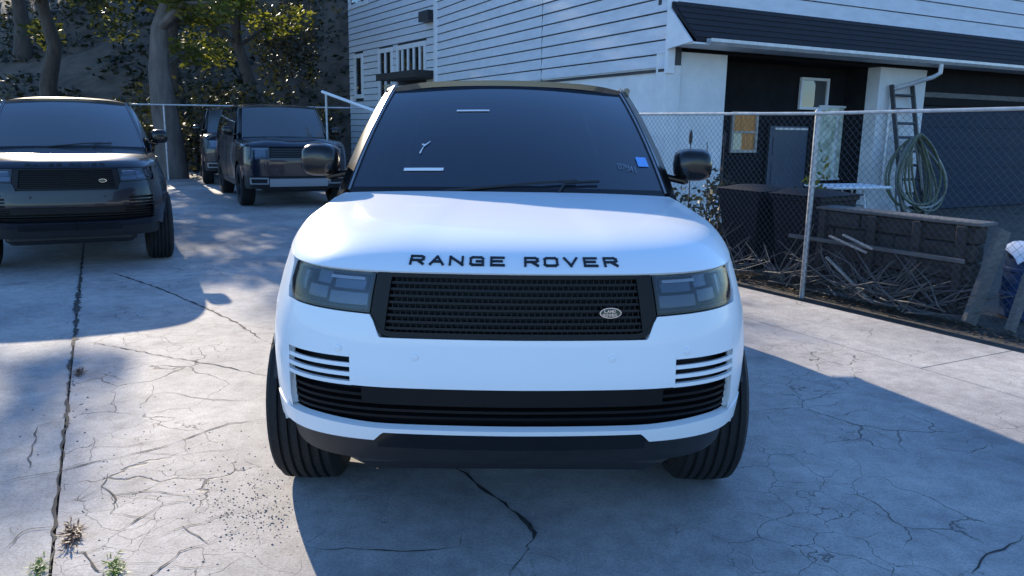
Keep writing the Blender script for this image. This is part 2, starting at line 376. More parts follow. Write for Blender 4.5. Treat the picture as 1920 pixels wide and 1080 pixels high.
for k, (px, w_) in enumerate([
    ([(205, 510), (300, 541), (400, 585), (438, 602), (490, 635)], .022), ([(165, 641), (240, 655), (330, 672), (420, 688), (500, 705)], .012),
    ([(-20, 908), (60, 893), (110, 885), (200, 862), (300, 840), (380, 812), (430, 795), (500, 787)], .009),
    ([(815, 845), (850, 872), (900, 915), (945, 945), (990, 985), (1003, 1000), (990, 1025), (985, 1035)], .02),
    ([(985, 1035), (1020, 1040), (1050, 1056)], .007), ([(985, 1035), (965, 1060), (955, 1090)], .007), ([(1003, 992), (1022, 992)], .005),
    ([(555, 1025), (610, 1032), (650, 1026), (720, 1032), (790, 1034), (860, 1028), (905, 1031)], .008), ([(575, 1018), (600, 1000), (630, 985)], .006), ([(860, 1028), (860, 1005)], .005),
    ([(125, 780), (70, 800), (55, 860), (52, 890)], .008), ([(70, 800), (110, 792), (130, 790)], .007),
    ([(120, 872), (60, 872)], .006), ([(120, 880), (165, 865), (175, 838), (178, 820)], .008), ([(175, 838), (240, 838), (270, 830), (330, 820)], .006),
    ([(225, 857), (222, 870), (228, 874)], .006), ([(240, 850), (300, 850), (350, 852), (400, 846), (440, 843)], .006), ([(330, 820), (345, 826), (352, 850)], .006),
    ([(205, 888), (200, 900), (192, 912), (212, 930), (216, 945), (210, 962)], .01), ([(192, 912), (150, 938), (110, 938)], .006),
    ([(212, 930), (240, 925), (290, 922), (330, 926), (365, 938)], .008), ([(210, 962), (250, 968), (300, 976)], .007), ([(365, 938), (300, 950), (270, 965), (260, 972), (240, 985), (217, 998)], .009),
    ([(275, 1013), (310, 1003), (340, 988), (380, 980), (470, 950)], .007), ([(340, 988), (375, 1005), (393, 1018)], .009), ([(393, 1018), (430, 1002), (450, 990)], .007), ([(393, 1018), (340, 1036), (310, 1058), (290, 1072), (270, 1085)], .011),
    ([(310, 1064), (350, 1064), (420, 1060)], .007), ([(100, 1040), (130, 1036), (160, 1036), (175, 1050), (182, 1068), (195, 1072)], .012), ([(195, 1072), (182, 1090)], .014), ([(160, 1036), (200, 1022)], .006), ([(182, 1060), (230, 1055), (300, 1054)], .005),
    ([(105, 990), (60, 992), (30, 1005), (10, 1030)], .01), ([(30, 1005), (20, 990)], .006),
    ([(260, 760), (275, 755), (285, 740), (288, 722)], .008), ([(230, 712), (212, 706), (200, 704)], .008), ([(310, 735), (345, 742), (400, 750), (470, 752)], .007), ([(180, 765), (240, 752), (310, 735)], .006),
    ([(310, 516), (380, 518), (440, 518)], .01), ([(1380, 818), (1440, 820)], .006), ([(1640, 960), (1665, 972), (1690, 985)], .012), ([(1820, 1075), (1850, 1040), (1885, 1032), (1920, 1005)], .016), ([(1850, 1040), (1835, 1032)], .01),
    ([(1590, 800), (1640, 810), (1690, 830)], .007), ([(1430, 925), (1450, 960)], .006)]): crack(px, w_, k)
# dirt that fills the long joint
for k in range(7):
    a, b = k / 7, (k + 1) / 7 + .01; p, q = J1[0].lerp(J1[1], a), J1[0].lerp(J1[1], b)
    crack(None, (.014, .018, .022, .045, .055, .04, .03)[k], 50 + k, [(p.x, p.y), ((p.x + q.x) / 2 - (.004, -.004, .008, -.006, .01, .0, .006)[k], (p.y + q.y) / 2), (q.x, q.y)])

# weeds in the joint
def weed(c, h, n, m, seed, label, group='weeds in the pavement joint'):
    rnd = random.Random(seed); mb = MB()
    for i in range(n):
        a = rnd.uniform(0, 6.28); rr = h * rnd.uniform(.2, 1.3); e = rnd.uniform(.08, .6) * h
        gg = rnd.gauss(0, h * 1.1); b = c + Vector((-.45 * gg + rnd.gauss(0, h * .25), .89 * gg + rnd.gauss(0, h * .25), 0)); t = b + Vector((math.cos(a) * rr, math.sin(a) * rr, e)); s = Vector((-math.sin(a), math.cos(a), 0)) * h * rnd.uniform(.03, .11)
        md = (b + t) / 2 + Vector((0, 0, e * .25))
        mb.add([b, md - s, t, md + s], [(0, 1, 2, 3)])
    o = mb.out('weed', m); tag(o, label, 'weed', group); return o
weed(G(136, 1005), .042, 190, M['weed_red'], 1, 'reddish dry weed in the joint at lower left')
weed(G(215, 1072), .04, 130, M['weed'], 2, 'green weed at the bottom edge, left of the car shadow')
weed(G(148, 700), .04, 110, M['weed_red'], 3, 'brown weed in the joint nearest the dark parked cars')
weed(G(70, 1070), .035, 110, M['weed'], 4, 'small green weed in the lower left corner')
rnd = random.Random(5); mb = MB()
def pebbles(n, cx, cy, sx, sy, s0, s1):
    for i in range(n):
        c = G(rnd.gauss(cx, sx), rnd.gauss(cy, sy)); r = rnd.uniform(s0, s1)
        k = [c + Vector((math.cos(a) * r * rnd.uniform(.6, 1.2), math.sin(a) * r * rnd.uniform(.6, 1.2), .0)) for a in (0, 1.25, 2.5, 3.77, 5.0)]
        mb.add(k + [c + Vector((0, 0, r * rnd.uniform(.5, .9)))], [(0, 1, 5), (1, 2, 5), (2, 3, 5), (3, 4, 5), (4, 0, 5)])
pebbles(420, 480, 950, 55, 45, .002, .006); pebbles(120, 300, 900, 130, 90, .002, .006); pebbles(60, 140, 690, 12, 60, .003, .009); pebbles(40, 1500, 900, 200, 90, .002, .005)
o = mb.out('gravel', M['pebble']); o['kind'] = 'stuff'; o['label'] = 'loose grit scattered on the concrete'

# ------------------------------------------------------------------ cars
GLYPH = {  # strokes in a unit box
    'R': [[(0, 0), (0, 1), (.82, 1), (1, .85), (1, .6), (.82, .45), (0, .45)], [(.5, .45), (1, 0)]],
    'A': [[(0, 0), (.5, 1), (1, 0)], [(.2, .32), (.8, .32)]],
    'N': [[(0, 0), (0, 1), (1, 0), (1, 1)]],
    'G': [[(1, .82), (.85, 1), (.15, 1), (0, .85), (0, .15), (.15, 0), (1, 0), (1, .45), (.5, .45)]],
    'E': [[(1, 1), (0, 1), (0, 0), (1, 0)], [(0, .5), (.85, .5)]],
    'O': [[(.15, 0), (0, .15), (0, .85), (.15, 1), (.85, 1), (1, .85), (1, .15), (.85, 0), (.15, 0)]],
    'V': [[(0, 1), (.5, 0), (1, 1)]],
    'L': [[(0, 1), (0, 0), (1, 0)]],
    'D': [[(0, 0), (0, 1), (.75, 1), (1, .75), (1, .25), (.75, 0), (0, 0)]],
    'W': [[(0, 1), (.25, 0), (.5, .8), (.75, 0), (1, 1)]], 'H': [[(0, 0), (0, 1)], [(1, 0), (1, 1)], [(0, .5), (1, .5)]],
    'I': [[(.5, 0), (.5, 1)]], 'T': [[(0, 1), (1, 1)], [(.5, 0), (.5, 1)]],
    '7': [[(0, 1), (1, 1), (.3, 0)]], '9': [[(1, .5), (0, .5), (0, 1), (1, 1), (1, 0), (0, 0)]], '4': [[(.8, 0), (.8, 1), (0, .35), (1, .35)]], '1': [[(.5, 0), (.5, 1)]],
}
def glyph_mesh(mb, ch, fn, wd, ht, th, lift=.004):    # fn(x, y, out) -> point; strokes as raised bars
    for st in GLYPH[ch]:
        for a, b in zip(st, st[1:]):
            A = Vector((a[0] * wd, a[1] * ht)); B = Vector((b[0] * wd, b[1] * ht)); d = (B - A).normalized(); q = Vector((-d.y, d.x)) * th / 2
            A = A - d * th * .5; B = B + d * th * .5; n = max(1, int((B - A).length / .02)); c = []
            for o_ in (-.004, lift):
                c += [fn(*(A + q), o_), fn(*(A - q), o_), fn(*(B - q), o_), fn(*(B + q), o_)]
            mb.add(c, [(0, 1, 2, 3), (7, 6, 5, 4), (0, 4, 5, 1), (1, 5, 6, 2), (2, 6, 7, 3), (3, 7, 4, 0)])

class Body:
    def __init__(s, plan, W, yo, ro):
        dense = []
        P = [Vector((-plan[1][0], plan[1][1]))] + [Vector(p) for p in plan] + [Vector((-plan[-2][0], plan[-2][1]))]
        for i in range(1, len(P) - 2):
            for k in range(24):
                t = k / 24; a, b, c, d = P[i - 1], P[i], P[i + 1], P[i + 2]
                dense.append(.5 * ((2 * b) + (c - a) * t + (2 * a - 5 * b + 4 * c - d) * t * t + (3 * b - a - 3 * c + d) * t ** 3))
        dense.append(P[-2]); s.d = dense; s.u = [0]
        for a, b in zip(dense, dense[1:]): s.u.append(s.u[-1] + (b - a).length)
        s.W = interp(W); s.yo = interp(yo); s.ro = interp(ro); s.L = plan[-1][1]; s.U = s.u[-1]
        s.sel = max(range(len(dense)), key=lambda i: dense[i].x)
    def plan(s, u):
        sg = -1 if u < 0 else 1; u = min(abs(u), s.U); import bisect
        i = max(1, min(len(s.u) - 1, bisect.bisect_left(s.u, u))); t = (u - s.u[i - 1]) / max(1e-9, s.u[i] - s.u[i - 1])
        p = s.d[i - 1].lerp(s.d[i], t); return sg * p.x, p.y
    def S(s, u, z, off=0.):
        x, y = s.plan(u); e = .004; x2, y2 = s.plan(u + e); x1, y1 = s.plan(u - e)
        n = Vector((y2 - y1, -(x2 - x1))).normalized()
        yy = y + s.yo(z) * max(0, 1 - y / .8) - s.ro(z) * max(0, (y - (s.L - .7)) / .7)
        return Vector((x * s.W(z) + n.x * off, yy + n.y * off, z))
    def u_x(s, x):
        for i in range(len(s.d)):
            if s.d[i].x >= x: return s.u[i]
    def u_y(s, y):
        for i in range(len(s.d)):
            if s.d[i].y >= y: return s.u[i]
    def band(s, us, zb, zt, off=0., nz=6, thick=.02, mb=None):
        zb = zb if callable(zb) else (lambda u, v=zb: v); zt = zt if callable(zt) else (lambda u, v=zt: v)
        P = [[s.S(u, zb(u) + (zt(u) - zb(u)) * j / nz, off) for j in range(nz + 1)] for u in us]
        return (mb or MB()).grid(P, thick)
def us(a, b, n, *brk):
    r = [a + (b - a) * i / n for i in range(n + 1)]
    for k in brk:
        for q in (k - .0015, k + .0015):
            if a < q < b: r.append(q)
    return sorted(r)

def wheel(root, x, y, rad, wid, rimr, side, spokes=10):
    c = (0, 0, 0); mb = MB(); h = wid / 2; tread = []
    sw = wid - .05
    for i in range(6):
        a = -sw / 2 + sw * i / 6; b = a + sw / 6
        cr = lambda t: rad - .012 * (2 * t / wid) ** 2
        tread += [(cr(a) - .012, a), (cr(a) - .012, a + .008), (cr(a + .012), a + .012), (cr(b - .004), b - .004)]
    prof = [(rimr, -h * .8), (rimr + .02, -h * .95), (rad - .07, -h), (rad - .03, -h + .012)] + tread + [(rad - .03, h - .012), (rad - .07, h), (rimr + .02, h * .95), (rimr, h * .8)]
    t = MB().lathe(prof, c, 'x', 44)
    r = MB().lathe([(rimr, -h * .8), (rimr - .012, -h * .8), (rimr - .03, 0), (rimr - .012, h * .8), (rimr, h * .8)], c, 'x', 36)
    r.lathe([(.001, side * h * .55), (.085, side * h * .5), (.085, side * h * .1), (.001, side * h * .1)], c, 'x', 20, False)
    for k in range(spokes):
        a = 2 * math.pi * k / spokes; rot = Matrix.Rotation(a, 3, 'X')
        r.box(rot @ Vector((side * h * .42, 0, (rimr + .05) / 2 + .01)), (.035, .035, rimr - .05), rot)
    wl = r.out('wheel', M['rim'], root, True); wl.location = (x, y, rad - .004)
    d = MB().lathe([(.001, 0), (rimr * .72, 0), (rimr * .72, .02), (.001, .02)], (-side * .01, 0, 0), 'x', 28, False).out('brake_disc', M['silver'], wl, True)
    t.out('tyre', M['rubber'], wl, True, 25)
    return wl

def hood_fn(B, ue, zlip, cowl, crown, k):
    def H(u, t, lift=0.):
        b = B.S(u, zlip(u)); c = cowl(u / ue); tt = t
        p = b.lerp(c, tt)
        f = k * (1 - (1 - t) ** 9) + (1 - k) * t
        p.z = b.z + (c.z - b.z) * f + crown(u, t)
        # round the front: the very lip starts nearly upright
        p.x = b.x + (c.x - b.x) * (t ** 1.06); p.y = b.y + (c.y - b.y) * (t ** 1.06)
        if lift:
            e = .003; du = H(u + e, t) - H(u - e, t); dt = H(u, t + e) - H(u, max(0, t - e)); n = du.cross(dt).normalized(); p = p + n * lift
        return p
    return H

def cabin(root, B, c, paint_roof):
    """windscreen, pillars, roof, side and rear glass; c holds the key sizes"""
    bw, by, bz, tw, ty, tz = c['bw'], c['by'], c['bz'], c['tw'], c['ty'], c['tz']
    bow, pil, zroof, ry, rz = c['bow'], c['pil'], c['zroof'], c['ry'], c['rz']
    def base(s): return Vector((bw * s, by + bow * s * s, bz - .018 * s * s))
    def top(s): return Vector((tw * s, ty + bow * .45 * s * s, tz - c.get('tdrop', .02) * s * s))
    def ws(s, t):
        p = base(s).lerp(top(s), t); k = 4 * t * (1 - t); p.z += .03 * k; p.y -= .02 * k; return p
    mb = MB().grid([[ws(-1 + 2 * i / 16, j / 10) for j in range(11)] for i in range(17)], .006)
    scr = mb.out('windscreen', M[c.get('glass', 'screen')], root, True)
    # black frit border along the bottom, and the header
    MB().grid([[ws(-1 + 2 * i / 16, -.03 + .05 * j / 2) + Vector((0, -.002, .003)) for j in range(3)] for i in range(17)], .004).out('windscreen_edge', M['gloss_black'], scr, True)
    roofw = tw + pil
    def rf(s, y):
        t = (y - ty) / (ry - ty); f = zroof + (tz + .015 - zroof) * (1 - smooth01(min(1, t * 3.2))) + (rz - zroof) * smooth01((t - .5) * 2)
        yy = y + (bow * .45 * s * s) * (1 - t)
        return Vector((roofw * s, yy, f - c.get('tdrop', .02) * s * s - .035 * abs(s) ** 6))
    MB().grid([[rf(-1 + 2 * i / 20, ty - .03 + (ry - ty + .06) * j / 14) for j in range(15)] for i in range(21)], .03).out('roof', paint_roof, root, True)
    sh = c['shoulder']; zs = c['zs']
    for sd in (-1, 1):
        a0, a1 = base(sd), top(sd); o0 = Vector((sd * (bw + pil * 1.1), a0.y + .10, a0.z - .05)); o1 = Vector((sd * roofw, a1.y + .09, a1.z - .05))
        n = 8; P = []
        for i in range(n + 1):
            t = i / n; k = 4 * t * (1 - t); A = ws(sd, t); Bq = o0.lerp(o1, t) + Vector((sd * .012 * k, 0, .028 * k)); mdp = (A + Bq) / 2 + Vector((sd * .008, -.018, .008))
            P.append([A, mdp, Bq] if sd < 0 else [A, mdp, Bq])
        mb = MB().grid(P if sd > 0 else [list(reversed(r)) for r in P], .02); pl = mb.out('pillar', M['gloss_black'], root, True)
        MB().tube([ws(sd, i / 8) + Vector((sd * .004, -.006, .004)) for i in range(9)], .006, 5).out('trim_strip', M['grey_line'], pl, True)
        # side glass in bays
        yb0, yb1, yt0, yt1 = a0.y + .09, c['yr'], a1.y + .08, c['yrt']
        def sg(t, h):
            b_ = Vector((sd * sh, yb0 + (yb1 - yb0) * t, zs)); t_ = Vector((sd * (roofw - .005), yt0 + (yt1 - yt0) * t, zroof - .075)); p = b_.lerp(t_, h); p.x += sd * .025 * 4 * h * (1 - h); return p
        for q0, q1 in c['bays']:
            P = [[sg(q0 + (q1 - q0) * i / 4, j / 4) for j in range(5)] for i in range(5)]
            MB().grid(P if sd > 0 else P[::-1], .008).out('side_window', M['sideglass'], root, True)
        for (q0, q1) in c['posts']:
            P = [[sg(q0 + (q1 - q0) * i / 2, j / 4) + Vector((sd * .003, 0, 0)) for j in range(5)] for i in range(3)]
            MB().grid(P if sd > 0 else P[::-1], .02).out('pillar', M['gloss_black'], root, True)
        MB().tube([sg(i / 6, .99) + Vector((sd * .005, 0, .01)) for i in range(7)], .02, 6).out('roof_rail', M['roof_black'], root, True)
        MB().tube([sg(i / 6, 0) + Vector((sd * .008, 0, .0)) for i in range(7)], .014, 6).out('window_trim', M['gloss_black'], root, True)
    rw = lambda s, t: Vector(((sh + (roofw - .02 - sh) * t) * s, c['yr'] + (c['yrt'] - c['yr']) * t + .02, zs + (rz - .05 - zs) * t))
    MB().grid([[rw(1 - 2 * i / 8, j / 4) for j in range(5)] for i in range(9)], .01).out('rear_window', M['sideglass'], root, True)
    MB().bbox((0, c['yrt'] + .06, rz - .04), (roofw * 1.7, .28, .03), .01).out('spoiler', M['gloss_black'], root)
    # cabin inside
    mb = MB().bbox((0, by + .42, bz - .16), (bw * 1.75, .7, .18), .04); d = mb.out('dashboard', M['seat'], root)
    for sx in (-.37, .37):
        s_ = MB().bbox((sx, by + 1.15, .78), (.5, .5, .16), .05).bbox((sx, by + 1.40, 1.10), (.5, .16, .62), .05, Matrix.Rotation(R(-12), 3, 'X')).out('seat', M['seat'], root)
        MB().bbox((sx, by + 1.50, 1.50), (.26, .1, .18), .04).out('headrest', M['seat'], s_)
    MB().lathe([(.185 + .014 * math.cos(a), .014 * math.sin(a)) for a in [i * math.pi / 3 for i in range(6)]], (0, 0, 0), 'y', 24).out('steering_wheel', M['seat'], root, True).location = (.37, by + .62, bz - .02)
    return ws

def sides(root, B, c, paint):
    """doors, wings, rear, underbody and wheels"""
    fy, ryy, ar, zs = c['fy'], c['ryy'], c['ar'], c['zs']
    y0, L = c['uy0'], B.L
    zh = c['zhood']
    def arch(y, yc): d = ar * ar - (y - yc) ** 2; return c['rad'] + math.sqrt(d) if d > 0 else -1
    def zbot(y): return max(c['sill'], arch(y, fy), arch(y, ryy))
    def yof(u): return B.plan(u)[1]
    cuts = [y0, c['d0'], c['d1'], c['d2'], L - .32]; names = ['wing', 'door', 'door', 'wing']
    for sd in (-1, 1):
        for a, b, nm in zip(cuts, cuts[1:], names):
            ua, ub = B.u_y(a + .004), B.u_y(b - .004)
            n = max(10, int((b - a) / .035)); U = [ua + (ub - ua) * i / n for i in range(n + 1)]
            if sd < 0: U = [-u for u in reversed(U)]
            zt = (lambda u: zh(u) - .004) if nm == 'wing' and a == y0 else (lambda u: zs)
            p = B.band(U, lambda u: zbot(yof(u)), zt, 0, 8, .025).out(nm, paint, root, True)
            if nm == 'door':
                um = ub - .16; q = B.S(sd * um, zs - .14, .012)
                MB().bbox(q, (.022, .20, .03), .008).out('handle', M['gloss_black'] if paint != M['paint_white'] else M['paint_white'], p)
            # arch lining
        for yc in (fy, ryy):
            mb = MB(); n = 18; P = []
            for i in range(n + 1):
                a = math.pi * (.13 + .74 * i / n); yy = yc - math.cos(a) * (ar + .004); z = c['rad'] + math.sin(a) * (ar + .004)
                P.append([Vector((sd * .62, yy, z)), Vector((sd * (B.plan(B.u_y(max(.3, yc)))[0] * .985 - .03), yy, z))])
            mb.grid(P if sd < 0 else P[::-1], .01); mb.out('arch_liner', M['plastic'], root, True)
        for yc in (fy, ryy): wheel(root, sd * c['track'], yc, c['rad'], c['tw'], c['rim'], sd)
        MB().bbox((sd * .93, (fy + ryy) / 2, c['sill'] - .06), (.10, ryy - fy - 2 * ar - .06, .14), .03).out('sill', M['plastic'], root, True)
        tl = B.band([sd * (B.u_y(L - .30)) + sd * i * .03 for i in range(8)] if sd > 0 else sorted([-(B.u_y(L - .30)) - i * .03 for i in range(8)]), .86, zs - .02, .006, 3, .02).out('tail_lamp', M['lamp_red'], root, True)
    ur = B.u_y(L - .32)
    for sd in (1, -1):
        U = [ur + (B.U - ur) * i / 12 for i in range(13)]
        if sd < 0: U = [-u for u in reversed(U)]
        B.band(U, .42, zs, 0, 6, .02).out('tailgate' if sd > 0 else 'tailgate', paint, root, True)
    MB().bbox((0, L / 2, .60), (1.22, L - .45, .62), .05).out('underbody', M['plastic'], root)
    MB().bbox((0, L / 2, .94), (1.74, L - 1.3, .10), .03).out('floor_pan', M['plastic'], root)
    for yy in (fy, ryy): MB().box((0, yy, .36), (1.5, .07, .07)).out('axle', M['plastic'], root)

def mirror(root, x, y, z, sd):
    P = []; n = 14
    prof = [(-.085, .35), (-.08, .72), (-.055, .92), (-.01, 1.0), (.05, 1.0), (.065, .97)]
    mb = MB(); k0 = 0
    for d, sc in prof:
        ring = []
        for i in range(n):
            a = 2 * math.pi * i / n; ca, sa = math.cos(a), math.sin(a)
            e = 3.2; rx = .100 * sc * (abs(ca) ** (2 / e)) * (1 if ca > 0 else -1); rz = .085 * sc * (abs(sa) ** (2 / e)) * (1 if sa > 0 else -1)
            ring.append(Vector((x + rx, y + d + .25 * rx * sd * .4, z + rz)))
        mb.v += ring
    for r in range(len(prof) - 1):
        for i in range(n): j = (i + 1) % n; mb.f.append((r * n + i, r * n + j, r * n + n + j, r * n + n + i))
    mb.f.append(tuple(reversed(range(n)))); mb.f.append(tuple((len(prof) - 1) * n + i for i in range(n)))
    o = mb.out('wing_mirror', M['gloss_black'], root, True, 50)
    MB().bbox((x - sd * .10, y + .02, z - .075), (.16, .07, .035), .012, Matrix.Rotation(R(sd * 12), 3, 'Y')).out('mirror_arm', M['gloss_black'], o)
    MB().bbox((x, y + .07, z), (.165, .006, .13), .003).out('mirror_glass', M['chrome'], o)
    return o

RR_PLAN = [(0, 0), (.3, .012), (.5, .038), (.66, .095), (.775, .185), (.86, .325), (.92, .51), (.965, .75), (.985, 1.1), (.988, 2.5), (.98, 4.0), (.94, 4.55), (.84, 4.85), (.6, 4.96), (.3, 4.99), (0, 4.995)]
def range_suv(name, label, loc, rz, paint, roof, full=True, group=None):
    root = thing(name, label, 'car', loc, rz, group)
    B = Body(RR_PLAN, [(.2, .96), (.45, .99), (.62, 1.005), (.75, 1.01), (.88, .995), (1.0, .96), (1.08, .93), (1.13, .925)],
             [(.3, .16), (.42, .07), (.5, .03), (.6, .0), (.72, -.005), (.85, .01), (1.0, .035), (1.07, .05)], [(.4, .05), (.6, 0), (1.0, .05), (1.2, .12)])
    uB = B.u_y(.40)
    zl = interp([(0, 1.082), (uB, 1.082), (B.u_y(.8), 1.092), (B.u_y(1.5), 1.105), (9, 1.105)]); zlip = lambda u: zl(abs(u))
    # bumper
    def bt(u):
        a = abs(u)
        if a < .45: return .862
        if a < .50: return .862 + .075 * smooth01((a - .45) / .05)
        if a < .92: return .937 + .03 * (a - .50)
        return .9496 + .13 * smooth01((a - .92) / .06)
    VI, VO = .555, .845
    def bb(u):
        a = abs(u)
        if a < VI: return .694
        if a < VO: return .790
        return .56 - .06 * smooth01((a - VO) / .15)
    B.band(us(-uB, uB, 84, -VI, VI, -VO, VO, -.45, .45, -.50, .50, -.94, .94, -.96, .96), bb, bt, 0, 8, .03).out('bumper', paint, root, True, 40)
    for sd in (-1, 1):
        for k in range(3):
            z0 = .757 - k * .0315 + .0
            lo = sorted([sd * (VI - .004), sd * (VO + .004)])
            B.band(us(lo[0], lo[1], 14), lambda u: z0 - .003 - .0 * abs(u), z0 + .0105, -.004, 2, .014).out('vent_slat', paint, root, True, 40)
    B.band(us(-VO - .01, VO + .01, 40), .53, .80, -.06, 3, .02).out('intake_back', M['mesh_black'], root, True)
    for k, z in enumerate((.575, .60, .625, .65)):
        B.band(us(-VO, VO, 36), z, z + .010, -.022, 1, .03).out('intake_bar', M['mesh_black'], root, True)
    B.band(us(-.52, .52, 24), .628, .690, -.016, 2, .02).out('intake_panel', M['mesh_black'], root, True)
    # lower strip
    def stt(u): a = abs(u); return .552 - .012 * smooth01((.75 - a) / .3) + .006 * smooth01((a - .9) / .1)
    def stb(u):
        a = abs(u); f = smooth01((a - .445) / .04)
        return .523 * (1 - f) + (.488 + .0 * a) * f - .03 * smooth01((a - .9) / .2)
    B.band(us(-uB, uB, 70, -.445, .445, -.485, .485), stb, stt, .004, 2, .03).out('bumper_strip', paint, root, True, 40)
    B.band(us(-.475, .475, 24), .455, .521, -.004, 2, .03).out('skid_plate', M['gloss_black'], root, True)
    B.band(us(-uB, uB, 50), .37, .50, -.03, 3, .02).out('lower_valance', M['plastic'], root, True)
    # grille
    gw = .493
    def gb(u): a = abs(u); return .870 + .05 * max(0, (a - .40) / .09) ** 3
    B.band(us(-gw, gw, 30), gb, 1.074, -.055, 3, .02).out('grille_back', M['mesh_black'], root, True)
    fr = MB()
    B.band(us(-gw, gw, 40), lambda u: gb(u) - .006, lambda u: gb(u) + .012, -.004, 1, .05, fr)
    B.band(us(-gw, gw, 30), 1.062, 1.079, -.006, 1, .05, fr)
    for sd in (-1, 1):
        a, b = sorted([sd * .44, sd * (gw + .003)]); B.band(us(a, b, 5), gb, 1.076, -.006, 3, .05, fr)
    gr = fr.out('grille_frame', M['mesh_black'], root, True, 40)
    for k in range(8):
        z = .888 + k * .0215
        B.band(us(-.445, .445, 28), z, z + .0085, -.014, 1, .03).out('grille_bar', M['mesh_black'], gr, True)
    gm = MB()
    for k in range(-21, 22):
        for r in range(9):
            z = .8775 + r * .0215; x = k * .0202 + (.010 if r % 2 else 0)
            p = B.S(x, z + .004, -.022); gm.box(p, (.004, .02, .012))
    gm.out('grille_mesh', M['mesh_black'], gr)
    # badge
    bx, bz = .33, .955
    bm = MB(); n = 28; c0 = B.S(bx, bz, .004); du = (B.S(bx + .02, bz, .004) - B.S(bx - .02, bz, .004)).normalized(); dv = Vector((0, 0, 1)); nn = du.cross(dv)
    def disc(a, b, d0, d1):
        m_ = MB(); r0 = [c0 + du * a * math.cos(2 * math.pi * i / n) + dv * b * math.sin(2 * math.pi * i / n) for i in range(n)]
        m_.v = [p + nn * d0 for p in r0] + [p + nn * d1 for p in r0]; m_.f = [tuple(range(n, 2 * n))] + [(i, (i + 1) % n, (i + 1) % n + n, i + n) for i in range(n)]; return m_
    bd = disc(.037, .018, -.02, .004).out('badge', M['chrome'], root, True)
    disc(.034, .0155, -.01, .0055).out('badge_field', M['badge'], bd)
    if full:
        for word, zz, xx in (('LAND', .0025, -.021), ('ROVER', -.0105, -.026)):
            lm = MB()
            for i, ch in enumerate(word):
                glyph_mesh(lm, ch, lambda x, y, o_, i=i, xx=xx, zz=zz: c0 + du * (xx + i * .010 + x) + dv * (zz + y) + nn * (.0055 + max(0, o_) * .3), .0065, .008, .002)
            lm.out('badge_lettering', M['chrome'], bd)
    # headlamps
    for sd in (-1, 1):
        ui, uo = .50, .94
        def hb(u): a = abs(u); return .943 + .03 * (a - .50) + .06 * max(0, (a - (uo - .10)) / .10) ** 2.5
        def span(a, b, n=12): a, b = sorted([sd * a, sd * b]); return us(a, b, n)
        h = B.band(span(ui, uo, 20), hb, 1.074, -.075, 4, .02).out('headlamp', M['plastic'], root, True)
        rm = MB(); B.band(span(ui, uo, 20), lambda u: hb(u) - .002, lambda u: hb(u) + .012, -.004, 1, .07, rm); B.band(span(ui, uo, 20), 1.066, 1.076, -.008, 1, .06, rm); B.band(span(ui, ui + .014, 2), hb, 1.074, -.004, 2, .06, rm); B.band(span(uo - .01, uo, 2), hb, 1.074, -.004, 2, .06, rm)
        rm.out('lamp_surround', M['gloss_black'], h, True)
        B.band(span(ui + .05, ui + .20, 8), 1.042, 1.052, -.03, 1, .02).out('light_guide', M['lamp_white'], h, True)
        B.band(span(ui + .02, ui + .19, 8), .958, .998, -.035, 2, .02).out('projector', M['lamp_in'], h, True)
        B.band(span(ui + .21, ui + .33, 8), .968, 1.008, -.04, 2, .02).out('projector', M['lamp_in'], h, True)
        B.band(span(ui + .05, ui + .19, 8), 1.006, 1.036, -.05, 2, .02).out('reflector', M['lamp_in'], h, True)
        B.band(span(ui + .22, ui + .31, 8), 1.014, 1.054, -.055, 2, .02).out('reflector', M['lamp_in'], h, True)
        B.band(span(ui + .345, uo - .03, 6), .985, 1.05, -.03, 2, .01).out('side_marker', M['lamp_in'], h, True)
        B.band(span(ui + .008, uo - .004, 20), lambda u: hb(u) + .006, 1.071, -.003, 5, .004).out('lens', M['lens'], h, True)
    # hood
    uH = B.u_y(1.52)
    def cowl(s): return Vector((.825 * (math.copysign(abs(s) ** .75, s)), 1.33 + .20 * abs(s) ** 1.7, 1.250 - .03 * s * s))
    def crown(u, t): return .006 * smooth01((abs(u) - .30) / .12) * smooth01(t * 3) * (1 - t)
    H = hood_fn(B, uH, zlip, cowl, crown, .56)
    T = [0, .004, .01, .02, .035, .055, .08, .11, .15, .2, .27, .35, .45, .55, .65, .75, .85, .93, 1]
    MB().grid([[H(-uH + 2 * uH * i / 90, t) for t in T] for i in range(91)], .025).out('bonnet', paint, root, True, 60)
    def tz(zv, u=0):
        lo, hi = 0, .5
        for _ in range(30):
            m_ = (lo + hi) / 2
            if H(u, m_).z < zv: lo = m_
            else: hi = m_
        return lo
    t0, t1 = tz(1.104), tz(1.124)
    for ch, px in zip('RANGEROVER', (770, 810, 849, 890, 931, 998, 1037, 1077, 1117, 1158)):
        lm = MB(); xc = (px - 965) / 545.
        glyph_mesh(lm, ch, lambda x, y, o_: H(xc - .0225 + x, t0 + (t1 - t0) * y / .034, o_), .045, .034, .0085)
        lm.out('letter', M['gloss_black'], root)
    c = dict(bw=.80, by=1.36, bz=1.252, tw=.635, ty=2.12, tz=1.80, bow=.17, pil=.065, zroof=1.845, ry=4.55, rz=1.77, tdrop=.03, shoulder=.925, zs=1.12, yr=4.86, yrt=4.60,
             bays=[(.02, .40), (.44, .74), (.78, .97)], posts=[(.395, .445), (.735, .785), (.96, 1.0)],
             fy=.91, ryy=3.80, ar=.45, uy0=.40, zhood=zlip, d0=1.50, d1=2.60, d2=3.55, sill=.42, rad=.392, track=.858, rim=.265)
    if not full: c['glass'] = 'pale_screen'
    ws = cabin(root, B, c, roof)
    c['tw'] = .285; sides(root, B, c, paint)
    for sd in (-1, 1): mirror(root, sd * .985, 1.72, 1.375, sd)
